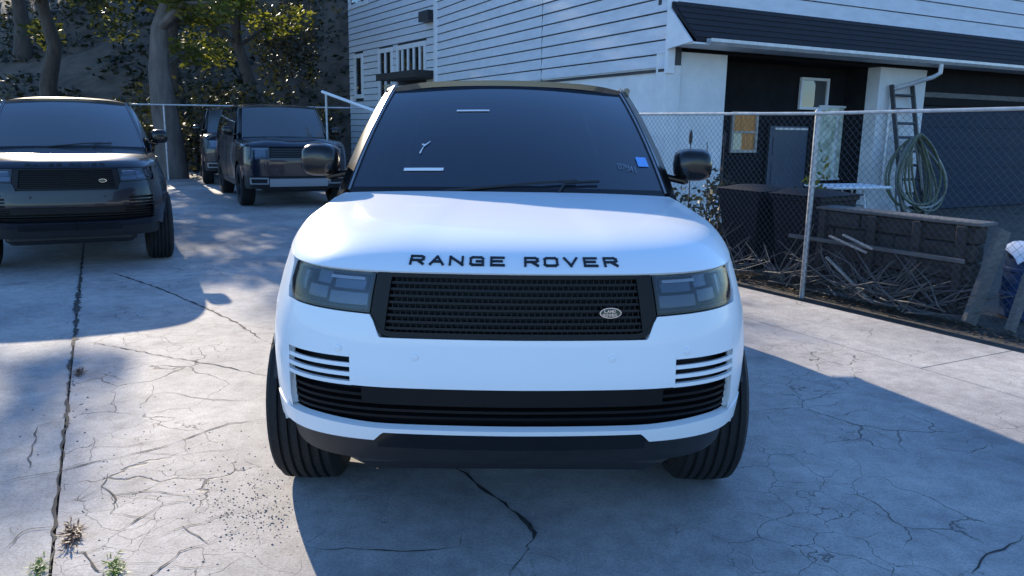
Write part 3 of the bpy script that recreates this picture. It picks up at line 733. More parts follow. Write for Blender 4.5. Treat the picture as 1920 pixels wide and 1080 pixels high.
    for sd in (-.35, .35):
        MB().tube([ws(sd - .05, -.02) + Vector((0, -.02, .012)), ws(sd * .2 + .28, .045) + Vector((0, -.012, .014)), ws(sd * .2 + .5, .06) + Vector((0, -.012, .014))], .007, 5).out('wiper', M['plastic'], root)
    for sx, zz in ((-.60, .815), (-.33, .80), (.33, .80), (.60, .815)):
        p = B.S(sx, zz, .001); q = (B.S(sx, zz, .02) - p).normalized()
        MB().tube([p - q * .006, p + q * .002, p + q * .0035], [.0125, .0125, .009], 14).out('parking_sensor', paint, root, True)
    mm_ = MB().bbox((0, 2.02, 1.655), (.24, .03, .075), .014).out('rear_view_mirror', M['plastic'], root); MB().tube([(0, 2.03, 1.68), (0, 2.10, 1.75)], .012, 6).out('mirror_stem', M['plastic'], mm_)
    # shark fin
    MB().add([Vector((-.02, 4.2, 1.80)), Vector((.02, 4.2, 1.80)), Vector((.02, 4.42, 1.80)), Vector((-.02, 4.42, 1.80)), Vector((0, 4.38, 1.885)), Vector((0, 4.42, 1.885))], [(0, 1, 4), (1, 2, 5, 4), (2, 3, 5), (3, 0, 4, 5)]).out('aerial', roof, root)
    if full:
        def on(s, t, o=.006): 
            p = ws(s, t); return p + Vector((0, -.7, .7)).normalized() * o
        def patch(nm, s0, s1, t0_, t1_, m, o=.006, skew=0.):
            MB().grid([[on(s0 + (s1 - s0) * i / 3 + skew * j, t0_ + (t1_ - t0_) * j, o) for j in range(2)] for i in range(4)], .002).out(nm, m, root)
        patch('sticker', .88, .955, .20, .275, M['sticker'])
        patch('reflection_strip', -.68, -.42, .135, .155, M['reflection_chip_white']); patch('reflection_strip', -.40, -.145, .655, .667, M['reflection_chip_white'])  # thin white strips painted in for dashboard reflections on the glass
        lm = MB()
        for i, ch in enumerate('0794N'.replace('0', 'O').replace('N', '1')):
            glyph_mesh(lm, ch, lambda x, y, o_: on(.735 + i * .026 + x, .175 + y * .8 - i * .006, .006 + max(0, o_) * .2), .018, .05, .003)
        lm.out('marker_lettering', M['grey_line'], root)
        sm = MB()
        for a, b in (((-.60, .27), (-.585, .33)), ((-.585, .33), (-.545, .37)), ((-.60, .345), (-.575, .34))):
            d = Vector(b) - Vector(a); q = Vector((-d.y, d.x)).normalized() * .006
            sm.add([on(a[0] + q.x, a[1] + q.y), on(a[0] - q.x, a[1] - q.y), on(b[0] - q.x * .3, b[1] - q.y * .3), on(b[0] + q.x * .3, b[1] + q.y * .3)], [(0, 1, 2, 3)])
        sm.out('glass_chip', M['reflection_chip_white'], root)
    return root

DF_PLAN = [(0, 0), (.35, .008), (.62, .03), (.78, .075), (.89, .17), (.95, .32), (.98, .55), (.99, .9), (.995, 2.5), (.99, 4.2), (.96, 4.52), (.86, 4.70), (.5, 4.745), (0, 4.76)]
def boxy_suv(name, label, loc, rz, paint, group=None):
    root = thing(name, label, 'car', loc, rz, group)
    B = Body(DF_PLAN, [(.2, .97), (.5, 1.0), (.8, 1.01), (1.1, .985), (1.2, .97)], [(.3, .14), (.45, .05), (.6, 0), (.9, 0), (1.0, .02), (1.2, .05)], [(.4, .04), (.6, 0), (1.2, .02)])
    uB = B.u_y(.42)
    zl = interp([(0, 1.13), (uB, 1.13), (B.u_y(1.4), 1.17), (9, 1.17)]); zlip = lambda u: zl(abs(u))
    GI = .53
    def bt(u): a = abs(u); return .93 if a < GI else (.905 if a < .88 else 1.125)
    B.band(us(-uB, uB, 60, -GI, GI, -.88, .88), .60, bt, 0, 6, .03).out('bumper', paint, root, True, 40)
    B.band(us(-GI, GI, 24), .93, 1.125, -.03, 3, .02).out('grille', M['mesh_black'], root, True)
    for k in range(4):
        B.band(us(-GI + .03, GI - .03, 20), .955 + k * .042, .968 + k * .042, -.012, 1, .02).out('grille_bar', M['gloss_black'], root, True)
    for sd in (-1, 1):
        a, b = sorted([sd * GI, sd * .88]); h = B.band(us(a, b, 10), .905, 1.125, -.03, 4, .02).out('headlamp', M['gloss_black'], root, True)
        a, b = sorted([sd * .60, sd * .80]); B.band(us(a, b, 8), .95, 1.08, -.012, 3, .02).out('reflector', M['lamp_in'], h, True)
        a, b = sorted([sd * .56, sd * .84]); B.band(us(a, b, 8), 1.085, 1.10, -.008, 1, .02).out('light_guide', M['lamp_white'], h, True)
        a, b = sorted([sd * (GI + .01), sd * .87]); B.band(us(a, b, 8), .91, 1.12, -.002, 3, .004).out('lens', M['lens'], h, True)
        fm = MB(); a, b = sorted([sd * .56, sd * .90])
        B.band(us(a, b, 8), .545, .565, .014, 1, .03, fm); B.band(us(a, b, 8), .445, .46, .006, 1, .03, fm)
        for q in (.57, .89): a, b = sorted([sd * (q - .012), sd * (q + .012)]); B.band(us(a, b, 2), .45, .56, .01, 1, .03, fm)
        fm.out('fog_surround', M['silver'], root, True)
    B.band(us(-uB, uB, 40), .36, .61, -.03, 3, .02).out('lower_valance', M['plastic'], root, True)
    B.band(us(-.54, .54, 20), .40, .545, .015, 3, .03).out('skid_plate', M['silver'], root, True)
    uH = B.u_y(1.40)
    def cowl(s): return Vector((.83 * (math.copysign(abs(s) ** .8, s)), 1.28 + .12 * s * s, 1.285 - .02 * s * s))
    H = hood_fn(B, uH, zlip, cowl, lambda u, t: .018 * smooth01((abs(u) - .25) / .06) * smooth01(t * 5) * smooth01((1 - t) * 4) * smooth01((.75 - abs(u)) / .06), .72)
    T = [0, .006, .015, .03, .05, .08, .12, .18, .26, .36, .48, .6, .75, .9, 1]
    MB().grid([[H(-uH + 2 * uH * i / 60, t) for t in T] for i in range(61)], .025).out('bonnet', paint, root, True, 60)
    c = dict(bw=.80, by=1.34, bz=1.28, tw=.70, ty=1.86, tz=1.90, bow=.10, pil=.07, zroof=1.955, ry=4.60, rz=1.93, tdrop=.02, shoulder=.955, zs=1.19, yr=4.70, yrt=4.60,
             bays=[(.02, .38), (.42, .70), (.74, .97)], posts=[(.375, .425), (.695, .745), (.96, 1.0)],
             fy=.88, ryy=3.90, ar=.46, uy0=.42, zhood=zlip, d0=1.40, d1=2.5, d2=3.5, sill=.46, rad=.40, track=.86, rim=.25)
    c['glass'] = 'pale_screen'; cabin(root, B, c, paint); c['tw'] = .275; sides(root, B, c, paint)
    for sd in (-1, 1): mirror(root, sd * 1.06, 1.55, 1.40, sd)
    # spare wheel on the back
    return root

range_suv('parked_car', 'white sport utility car with black roof and grille, facing the camera', (.01, 2.56, 0), R(1.4), M['paint_white'], M['roof_black'])
LOTA = R(28)
range_suv('parked_car', 'black sport utility car cut off by the left edge, facing the camera', (-4.48, 8.06, 0), R(27), M['paint_black'], M['roof_black'], False)
d1 = boxy_suv('parked_car', 'dark boxy off-road car with silver skid plate, parked left behind the white car', (-3.98, 15.0, 0), R(26), M['paint_navy'])
d2 = copy_tree(d1); d2.location = (-6.72, 20.2, 0); d2.rotation_euler = (0, 0, R(22)); d2['label'] = 'dark boxy car half hidden behind the other boxy car at the back of the lot'

# ------------------------------------------------------------------ house on the right
C0 = Vector((2.45, 13.3, 0)); D1 = Vector((-.418, .909, 0)).normalized(); N1 = Vector((-D1.y, D1.x, 0)); N1 = N1 if N1.y < 0 else -N1
D2 = Vector((.872, .49, 0)).normalized(); N2 = Vector((D2.y, -D2.x, 0))
class Wall:
    def __init__(s, o, d, n): s.o, s.d, s.n = o, d, n
    def P(s, t, out, z): return s.o + s.d * t + s.n * out + Vector((0, 0, z))
    def hit(s, px, py, out=0.):            # (along, height) where a line of sight meets the wall
        r = ray(px, py); o = s.o + s.n * out - Vector((0, 0, CAM_H)); k = o.dot(s.n) / r.dot(s.n); p = r * k
        return (p - o).dot(s.d), p.z + CAM_H
    def box(s, mb, t0, t1, z0, z1, a=-.1, b=0., bt=None):   # a..b from back to front; bt: front at the top
        bt = b if bt is None else bt
        v = [s.P(t0, a, z0), s.P(t1, a, z0), s.P(t1, b, z0), s.P(t0, b, z0), s.P(t0, a, z1), s.P(t1, a, z1), s.P(t1, bt, z1), s.P(t0, bt, z1)]
        return mb.add(v, [(3, 2, 1, 0), (4, 5, 6, 7), (0, 1, 5, 4), (1, 2, 6, 5), (2, 3, 7, 6), (3, 0, 4, 7)])
W1 = Wall(C0, D1, N1); W2 = Wall(C0, D2, N2)
house = thing('house', 'white sided house with low dark roof over porch and garage, right behind the fence', 'house', C0)
def hp(mb, name, m, parent=None, smooth=False):
    p = parent or house
    off = C0 if p is house else C0
    mb.v = [v - C0 for v in mb.v]; o = mb.out(name, m, None, smooth); o.parent = p; return o
def wbox(W, name, m, t0, t1, z0, z1, a=-.1, b=0., bt=None, parent=None): mb = MB(); W.box(mb, t0, t1, z0, z1, a, b, bt); return hp(mb, name, m, parent)

tS = W1.hit(1017, 80)[0]; tE = W1.hit(818, 80)[0]
DB = Vector((-.515, .857, 0)).normalized(); W1B = Wall(W1.P(tE, 0, 0) - DB * tE, DB, Vector((-DB.y, -DB.x * -1, 0)))
W1B.n = Vector((-.857, -.515, 0)).normalized()
tL = W1B.hit(636, 80)[0]; ZS = 2.52; HT = 8.2; BH = .218
wbox(W1, 'foundation_wall', M['stucco'], 0.0, tE + .4, -.04, ZS + .05, -.25, -.012)
wbox(W1, 'sheathing', M['ladder'], .0, tE, ZS + .052, HT, -.25, -.014)
core = wbox(W1B, 'sheathing', M['ladder'], tE + .01, tL, -.04, HT, -.65, -.40)
rnd = random.Random(11)
nb = int((HT - ZS) / BH)
for k in range(nb):
    z = ZS + k * BH
    for (a, b) in ((.06, tS - .012), (tS + .012, tE - .10)):
        wbox(W1, 'siding_board', M['siding'], a, b, z + .024, z + BH + .001, -.012, .024 + rnd.uniform(-.002, .003), .004)
wbox(W1, 'corner_post', M['trim'], -.035, .055, ZS - .08, HT, -.10, .035)
wbox(W1, 'corner_post', M['trim'], tE - .10, tE + .10, -.04, HT, -.45, .05)
wbox(W1, 'joint_strip', M['ladder'], tS - .011, tS + .011, ZS + .002, HT, -.012, .012)
wbox(W1, 'drip_edge', M['ladder'], .05, tE - .11, ZS - .05, ZS - .003, -.011, .02)
def window(W, name, x0, y0, x1, y1, out, glass, frame, fw=.07, mull=(), parent=None, sill=True, xt=None):
    (ta, za), (tb, zb) = W.hit(x0, y1, out), W.hit(x1, y0, out)
    if xt: za, zb = xt
    t0, t1 = sorted((ta, tb)); z0, z1 = sorted((za, zb))
    w_ = wbox(W, name, glass, t0 + fw * .5, t1 - fw * .5, z0 + fw * .5, z1 - fw * .5, out - .02, out + .012)
    for q in ((t0, t1, z1 - fw, z1), (t0, t1, z0, z0 + fw), (t0, t0 + fw, z0 + fw + .001, z1 - fw - .001), (t1 - fw, t1, z0 + fw + .001, z1 - fw - .001)):
        wbox(W, 'window_frame', frame, q[0], q[1], q[2], q[3], out + .0, out + .05, None, w_)
    for mx in mull: wbox(W, 'mullion', frame, t0 + (t1 - t0) * mx - fw * .35, t0 + (t1 - t0) * mx + fw * .35, z0 + fw + .002, z1 - fw - .002, out + .0, out + .045, None, w_)
    return w_, (t0, t1, z0, z1)
# far section with tall windows (set back .4)
OUT = -.38
zlo, zhi = 1.2, 4.6
wins = []
for args in ((667, 100, 681, 185, ()), (712, 88, 737, 190, (.5,)), (746, 76, 800, 152, (.2, .4, .6, .8)), (656, -30, 690, 19, (.4,))):
    o, q = window(W1B, 'window', args[0], args[1], args[2], args[3], OUT, M['dark_glass'], M['trim'], .14, args[4]); wins.append(q)
nb = int((HT + .04) / BH)
for k in range(nb):
    z = -.03 + k * BH; cur = tE + .11
    segs = [(cur, tL)]
    for (t0, t1, z0, z1) in wins:
        if z + BH > z0 and z < z1:
            ns = []
            for a, b in segs:
                if t1 <= a or t0 >= b: ns.append((a, b)); continue
                if t0 - a > .05: ns.append((a, t0 - .005))
                if b - t1 > .05: ns.append((t1 + .005, b))
            segs = ns
    for a, b in segs: wbox(W1B, 'siding_board', M['siding'], a, b, z + .024, z + BH + .001, OUT - .02, OUT + .022 + rnd.uniform(-.002, .003), OUT + .002)
# wall lamp and balcony ledge on the far section
(ta, za), (tb, zb) = W1B.hit(789, 42, OUT + .2), W1B.hit(807, 18, OUT + .2)
wbox(W1B, 'wall_lamp', M['ladder'], min(ta, tb), max(ta, tb), za, zb, OUT + .03, OUT + .28)
(ta, za), (tb, zb) = W1B.hit(738, 153, OUT + .3), W1B.hit(812, 142, OUT + .3)
wbox(W1B, 'balcony_ledge', M['timber'], min(ta, tb), max(ta, tb), min(za, zb), min(za, zb) + .2, OUT + .03, OUT + .9)

# front wing: t along D2
t_wall = W2.hit(1363, 150)[0]; t_p0 = W2.hit(1641, 250)[0]; t_p1 = W2.hit(1727, 250)[0]; t_end = W2.hit(1990, 250)[0] + 2.2
ZE, ZR = 2.79, 3.56                         # eave soffit, top of the low roof
DEP = .8
wbox(W2, 'front_wall', M['stucco'], .0, t_wall, -.04, ZE, -.3, -.02)
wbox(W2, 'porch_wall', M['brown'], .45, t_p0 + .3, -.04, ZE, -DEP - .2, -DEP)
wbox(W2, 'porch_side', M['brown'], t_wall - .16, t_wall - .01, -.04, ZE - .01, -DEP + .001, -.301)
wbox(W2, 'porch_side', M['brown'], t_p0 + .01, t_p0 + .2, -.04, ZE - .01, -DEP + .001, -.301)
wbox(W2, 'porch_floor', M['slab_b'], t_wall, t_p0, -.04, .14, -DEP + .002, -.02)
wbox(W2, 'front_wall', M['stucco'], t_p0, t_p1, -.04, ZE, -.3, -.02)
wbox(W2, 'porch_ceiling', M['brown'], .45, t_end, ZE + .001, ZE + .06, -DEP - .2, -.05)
# garage door of wide panels
z0 = -.03; n = 5; zt_ = 2.12
for k in range(n):
    a = z0 + (zt_ - z0) * k / n; b = z0 + (zt_ - z0) * (k + 1) / n - .008
    wbox(W2, 'garage_panel', M['gdoor'], t_p1 + .05, t_end - .3, a, b, -.24, -.19)
A_ = [W2.P(.5, -DEP - .21, 0), W2.P(t_end, -DEP - .21, 0), W2.P(t_end, -9, 0), W1B.P(tL, -7.5, 0), W1B.P(tL, -.66, 0), W1B.P(tE + .5, -.66, 0), W1.P(tE, -.26, 0), W1.P(2.0, -.26, 0)]
mb = MB(); nn_ = len(A_); mb.v = [p + Vector((0, 0, -.04)) for p in A_] + [p + Vector((0, 0, HT + .02)) for p in A_]
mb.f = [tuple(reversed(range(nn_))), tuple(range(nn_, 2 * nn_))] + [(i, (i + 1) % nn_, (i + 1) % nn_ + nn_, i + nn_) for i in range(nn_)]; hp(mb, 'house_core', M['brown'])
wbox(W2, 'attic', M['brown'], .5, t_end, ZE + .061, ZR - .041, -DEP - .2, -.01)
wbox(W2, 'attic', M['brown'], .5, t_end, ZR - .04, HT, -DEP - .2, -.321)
wbox(W2, 'end_wall', M['stucco'], t_end - .29, t_end, -.04, ZE, -DEP - .2, -.30)
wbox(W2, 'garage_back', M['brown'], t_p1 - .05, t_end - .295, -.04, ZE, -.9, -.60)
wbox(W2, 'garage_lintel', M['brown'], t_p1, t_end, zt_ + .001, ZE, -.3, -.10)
wbox(W2, 'garage_lintel', M['timber2'], t_p1 + .002, t_end, zt_ + .16, zt_ + .26, -.099, -.08)
# low roof
EV = .62
rp = [W2.P(-.02, .005, ZR), W2.P(t_end, .005, ZR), W2.P(t_end, EV, ZE + .14), W2.P(-.02 + .42, EV, ZE + .14)]
mb = MB(); mb.add([W2.P(-.02, .005, ZR - .0), W2.P(t_end, .005, ZR), W2.P(t_end, EV, ZE + .16), W2.P(.02, EV, ZE + .16),
                   W2.P(-.02, .005, ZR - .08), W2.P(t_end, .005, ZR - .08), W2.P(t_end, EV, ZE + .10), W2.P(.02, EV, ZE + .10)],
                  [(0, 3, 2, 1), (4, 5, 6, 7), (0, 1, 5, 4), (1, 2, 6, 5), (2, 3, 7, 6), (3, 0, 4, 7)])
roof = hp(mb, 'low_roof', M['shingle'])
# shingle courses on it, each course its own strip
for k in range(6):
    f0, f1 = k / 6, (k + 1) / 6 + .01
    A = lambda f, l: (EV * (1 - f) + .005 * f + l * .7, (ZE + .16) * (1 - f) + ZR * f + l)
    (o0, z0_), (o1, z1_) = A(f0, .016), A(f1, .004)
    mb = MB(); mb.add([W2.P(.0, o0, z0_), W2.P(t_end, o0, z0_), W2.P(t_end, o1, z1_), W2.P(.0, o1, z1_), W2.P(.0, o0 - .01, z0_ - .016), W2.P(t_end, o0 - .01, z0_ - .016)], [(0, 1, 2, 3), (4, 5, 1, 0)])
    hp(mb, 'shingle_course', M['shingle'], roof)
# white cheek at the left end, soffit, gutter
mb = MB(); mb.add([W2.P(-.06, .005, ZR - .09), W2.P(-.06, EV - .02, ZE + .09), W2.P(-.06, .005, ZE + .02), W2.P(-.022, .005, ZR - .09), W2.P(-.022, EV - .02, ZE + .09), W2.P(-.022, .005, ZE + .02)],
                  [(0, 1, 2), (5, 4, 3), (0, 3, 4, 1), (1, 4, 5, 2), (2, 5, 3, 0)]); hp(mb, 'roof_cheek', M['trim'])
wbox(W2, 'soffit', M['trim'], -.02, t_end, ZE + .062, ZE + .09, .01, EV - .01)
gm = MB(); prof = [(EV + .0, ZE + .15), (EV, ZE + .05), (EV + .06, ZE + .05), (EV + .105, ZE + .10), (EV + .105, ZE + .15), (EV + .095, ZE + .15), (EV + .09, ZE + .105), (EV + .05, ZE + .062), (EV + .01, ZE + .062), (EV + .01, ZE + .15)]
gt0 = .22
gm.v = [W2.P(gt0, a, b) for a, b in prof] + [W2.P(t_end, a, b) for a, b in prof]; n = len(prof)
gm.f = [(i, (i + 1) % n, (i + 1) % n + n, i + n) for i in range(n)] + [tuple(range(n)), tuple(reversed(range(n, 2 * n)))]
gut = hp(gm, 'gutter', M['gutter'])
# upper wall above the low roof
for k in range(int((HT - ZR) / .27)):
    z = ZR - .03 + k * .27
    wbox(W2, 'siding_board', M['siding'], .05, t_end, z + .018, z + .271, -.25, .026, .006)
wbox(W2, 'upper_wall', M['ladder'], .0, t_end, ZR - .04, HT, -.32, -.252)
# main roof far above the frame
# downspout elbow
a = W2.hit(1765, 118, EV + .05); b = W2.hit(1668, 170, .0)
pa, pb = W2.P(a[0], EV + .05, ZE + .05), W2.P(b[0], .05, b[1])
hp(MB().tube([pa, pa + Vector((0, 0, -.16)), pa.lerp(pb, .12) + Vector((0, 0, -.17)), pb.lerp(pa, .05), pb, pb + Vector((0, 0, -1.9))], .042, 8), 'downspout', M['gutter'], None, True)
# porch back wall: door, windows
def pdoor():
    (ta, za), (tb, zb) = W2.hit(1440, 236, -DEP), W2.hit(1513, 236, -DEP); z1 = za
    d = wbox(W2, 'porch_door', M['bdoor'], ta, tb, .15, z1, -DEP + .002, -DEP + .04)
    for q in ((ta - .06, ta - .005), (tb + .005, tb + .06)): wbox(W2, 'door_frame', M['brown'], q[0], q[1], .15, z1 + .05, -DEP + .002, -DEP + .07, None, d)
    wbox(W2, 'door_bar', M['gutter'], ta + .12, tb - .05, z1 - .07, z1 - .03, -DEP + .041, -DEP + .08, None, d)
    wbox(W2, 'door_panel', M['bdoor'], ta + .12, tb - .12, 1.1, z1 - .2, -DEP + .041, -DEP + .055, None, d)
    wbox(W2, 'door_panel', M['bdoor'], ta + .12, tb - .12, .3, .95, -DEP + .041, -DEP + .055, None, d)
pdoor()
window(W2, 'window', 1495, 148, 1553, 205, -DEP + .01, M['dark_glass'], M['trim'], .05)
o, q = window(W2, 'window', 1522, 200, 1606, 338, -DEP + .012, M['pane_reflection'], M['trim'], .04, (.5,))
wl, q = window(W2, 'window', 1366, 210, 1420, 286, -DEP + .012, M['curtain'], M['pale_wood'], .05)
wbox(W2, 'window_rail', M['pale_wood'], q[0] + .05, q[1] - .05, (q[2] + q[3]) / 2 - .02, (q[2] + q[3]) / 2 + .02, -DEP + .025, -DEP + .06, None, wl)
wbox(W2, 'blind', M['blind'], q[0] + .052, q[0] + (q[1] - q[0]) * .42, q[2] + .052, (q[2] + q[3]) / 2 - .022, -DEP + .025, -DEP + .04, None, wl)

# ------------------------------------------------------------------ chain link fence
FD = Vector((-.515, .857, 0)).normalized(); F0 = Vector((2.87, 7.71, 0)); FN = Vector((-FD.y, FD.x, 0)); FN = FN if FN.y < 0 else -FN   # FN points to the lot
fence = thing('chain_link_fence', 'grey chain link fence with round top rail between lot and house', 'fence', F0)
FA, FB, FH = -3.9, 5.6, 1.72
def fp(s, z, out=0.): return FD * s + FN * out + Vector((0, 0, z))
for s_ in (-3.6, 0.02, 2.75, 5.5):
    p = MB().tube([fp(s_, -.05), fp(s_, FH + .0)], .026, 10).out('post', M['galv'], fence, True)
    MB().tube([fp(s_, FH - .001), fp(s_, FH + .03), fp(s_, FH + .05)], [.032, .030, .008], 10).out('post_cap', M['galv'], p, True)
MB().tube([fp(FA, FH + .06, .045), fp(0, FH + .005, .045), fp(FB, FH + .02, .045)], .016, 8).out('top_rail', M['galv'], fence, True)
mb = MB(); P_ = .068; hgt = FH - .05
n = int((FB - FA + hgt) / P_)
for k in range(n + 1):
    for dr in (1, -1):
        s0 = FA + k * P_ - (hgt if dr > 0 else 0); pts = []
        a, b = (s0, s0 + hgt) if dr > 0 else (s0 + hgt * 0 + hgt, s0)
        z0_, z1_ = .05, .05 + hgt
        # clip to the run of the fence
        t0, t1 = 0., 1.
        A, Bq = a, b
        for lim, sg in ((FA, 1), (FB, -1)):
            va, vb = (A - lim) * sg, (Bq - lim) * sg
            if va < 0 and vb < 0: t0 = 2; break
            if va < 0: t0 = max(t0, -va / (vb - va))
            if vb < 0: t1 = min(t1, va / (va - vb))
        if t0 >= t1: continue
        q0, q1 = fp(A + (Bq - A) * t0, z0_ + hgt * t0, .030 + .002 * dr), fp(A + (Bq - A) * t1, z0_ + hgt * t1, .030 + .002 * dr)
        mb.tube([q0, q1], .0015, 4, False)
mb.out('chain_link_mesh', M['wire'], fence, kind='stuff')

# ------------------------------------------------------------------ behind the fence
def at(s, out, z=0.): return F0 + fp(s, z, out)
rotF = Matrix((tuple(FD), tuple(FN), (0, 0, 1))).transposed()
# timber wall of stacked beams; s from the leaning post to behind the fence post
TW = thing('timber_wall', 'low dark wall of stacked old timber beams behind the chain link fence', 'wall', at(-1.2, -.75))
S0, S1, TO = -1.42, .55, -.42
to = TW.location
rnd = random.Random(21)
rows = 5
for k in range(rows):
    z0_ = .16 * k; cuts = sorted([S0, S1] + [S0 + (S1 - S0) * (q + rnd.uniform(-.08, .08)) for q in ((.3, .68) if k % 2 else (.5,))])
    for a, b in zip(cuts, cuts[1:]):
        c = at((a + b) / 2, TO + rnd.uniform(-.015, .015), z0_ + .08) - to
        MB().bbox(c, (b - a - .012, .16, .152), .012, rotF @ Matrix.Rotation(rnd.uniform(-.006, .006), 3, 'Y')).out('beam', M['timber'], TW)
MB().bbox(at((S0 + S1) / 2, TO, .80 + .018) - to, (S1 - S0 + .1, .24, .034), .008, rotF).out('cap_board', M['timber2'], TW)
for s_ in (-1.3, -.9, -.45, .1):
    MB().bbox(at(s_, TO + .105, .40) - to, (.08, .05, .79), .008, rotF).out('stake', M['timber'], TW)
MB().bbox(at(-.45, TO + .14, .50) - to, (1.85, .02, .04), .005, rotF).out('batten', M['timber2'], TW)
def stick(name, p, q, r, m, label, cat):
    p, q = Vector(p), Vector(q); root_ = (p + q) / 2; root_.z = min(p.z, q.z); d = q - p
    rot = d.to_track_quat('Z', 'Y').to_matrix()
    o = MB().bbox((p + q) / 2 - root_, (r[0], r[1], d.length), .005, rot).out(name, m); o.location = root_; tag(o, label, cat); return o
stick('wooden_stake', at(-.08, -.18, .36), at(-.62, -.20, .0), (.035, .02), M['pale_wood'], 'pale stick leaning down the timber wall, right of the fence post', 'stick')
stick('wooden_stake', at(-.10, -.17, .57), at(-.50, -.20, .46), (.03, .02), M['pale_wood'], 'upper pale slat of the pair nailed to the timber wall', 'stick')
stick('wooden_stake', at(-.25, -.17, .60), at(-.56, -.20, .50), (.03, .02), M['pale_wood'], 'short pale slat just behind its pair on the timber wall', 'stick')
q = G(1815, 607); stick('leaning_plank', q, AY(1882, 432, q.y + .12), (.05, .15), M['timber2'], 'grey plank leaning at the right end of the timber wall', 'plank')
q = G(1893, 622); stick('leaning_plank', q, AY(1935, 500, q.y + .10), (.05, .10), M['timber2'], 'grey plank leaning at the right edge beyond the blue barrel', 'plank')
rnd = random.Random(61)
for lot_, (sa, sb), nm in (('a', (-1.35, -.15), 'tangle of bare branches heaped against the timber wall'), ('b', (.1, 1.9), 'tangle of bare twigs at the foot of the wheelie bins')):
    base_ = at((sa + sb) / 2, -.2); base_.z = -.05; mb = MB()
    for i in range(70):
        s_ = rnd.uniform(sa, sb); p = at(s_, rnd.uniform(-.30, -.08), rnd.uniform(0, .12) ) - base_; ln = rnd.uniform(.25, .75); a = rnd.uniform(-1.2, 1.2); el = abs(rnd.gauss(.15, .5))
        d = FD * math.cos(a) * rnd.choice((-1, 1)) + FN * -.15 * rnd.random() + Vector((0, 0, el)); d = d.normalized() * ln
        m_ = p + d * .5 + Vector((rnd.gauss(0, .04), rnd.gauss(0, .02), rnd.gauss(0, .04))); mb.tube([p, m_, p + d], [.009, .007, .003], 4)
        if rnd.random() < .6: mb.tube([m_, m_ + d * .3 + Vector((0, 0, rnd.uniform(-.1, .2)))], [.005, .002], 4)
    o = mb.out('brush_pile', M['timber2']); o.location = base_; tag(o, nm, 'branches')
# barrel with a rag
bc = G(1880, 596) + FN * -.42; bc.z = -.05; br = thing('barrel', 'blue plastic barrel standing between two leaning planks', 'barrel', bc)
pr = [(.001, 0), (.20, 0), (.235, .03), (.24, .2), (.25, .21), (.25, .235), (.24, .245), (.24, .42), (.25, .43), (.25, .455), (.24, .465), (.235, .62), (.20, .65), (.001, .65)]
MB().lathe(pr, (0, 0, 0), 'z', 28, False).out('drum', M['bluebar'], br, True)
MB().lathe([(.001, .651), (.06, .651), (.06, .67), (.001, .67)], (.1, 0, 0), 'z', 14, False).out('bung', M['bin'], br, True)
rnd = random.Random(3); Pg = [[Vector((.40 * (i / 8 - .5), .34 * (j / 8 - .5), 0)) for j in range(9)] for i in range(9)]
for i in range(9):
    for j in range(9):
        p = Pg[i][j]; rr = math.hypot(p.x, p.y - .05); p.z = .66 + .02 * mnoise.noise(p * 9) - (.9 * max(0, rr - .14)) + .012
rag = MB().grid(Pg, .004).out('rag', M['rag'], None, True); rag.location = bc + FN * .12; tag(rag, 'white rag draped over the blue barrel', 'cloth')
# bins
def wheelie(c, rz, label):
    t = thing('wheelie_bin', label, 'bin', c, rz, 'wheelie bins behind the fence'); mb = MB()
    rings = [(.21, .24, .06), (.215, .25, .10), (.28, .33, .86), (.30, .35, .87), (.30, .35, .91)]
    for (a, b, z) in rings: mb.v += [Vector((-a, -b, z)), Vector((a, -b, z)), Vector((a, b, z)), Vector((-a, b, z))]
    for r_ in range(len(rings) - 1):
        for i in range(4): j = (i + 1) % 4; mb.f.append((r_ * 4 + i, r_ * 4 + j, r_ * 4 + 4 + j, r_ * 4 + 4 + i))
    mb.f.append((3, 2, 1, 0)); mb.out('tub', M['bin'], t)
    MB().grid([[Vector((-.32 + .64 * i / 6, -.37 + .76 * j / 8, .925 + .05 * math.sin(math.pi * (j / 8) ** .8) * (1 - (2 * i / 6 - 1) ** 4))) for j in range(9)] for i in range(7)], .012).out('lid', M['bin'], t, True)
    MB().tube([(-.22, .40, .88), (.22, .40, .88)], .016, 8).out('handle', M['bin'], t, True)
    for sx in (-1, 1): MB().lathe([(.001, -.03), (.10, -.03), (.10, .03), (.001, .03)], (sx * .25, .24, .10), 'x', 18, False).out('wheel', M['rubber'], t, True)
    MB().tube([(-.24, .24, .10), (.24, .24, .10)], .012, 6).out('axle', M['galv'], t, True)
    return t
RZF = math.atan2(FN.x, -FN.y)
wheelie(at(1.15, -.55), RZF, 'dark wheelie bin nearer the white car')
wheelie(at(.45, -.60), RZF + .1, 'dark wheelie bin just left of the fence post')
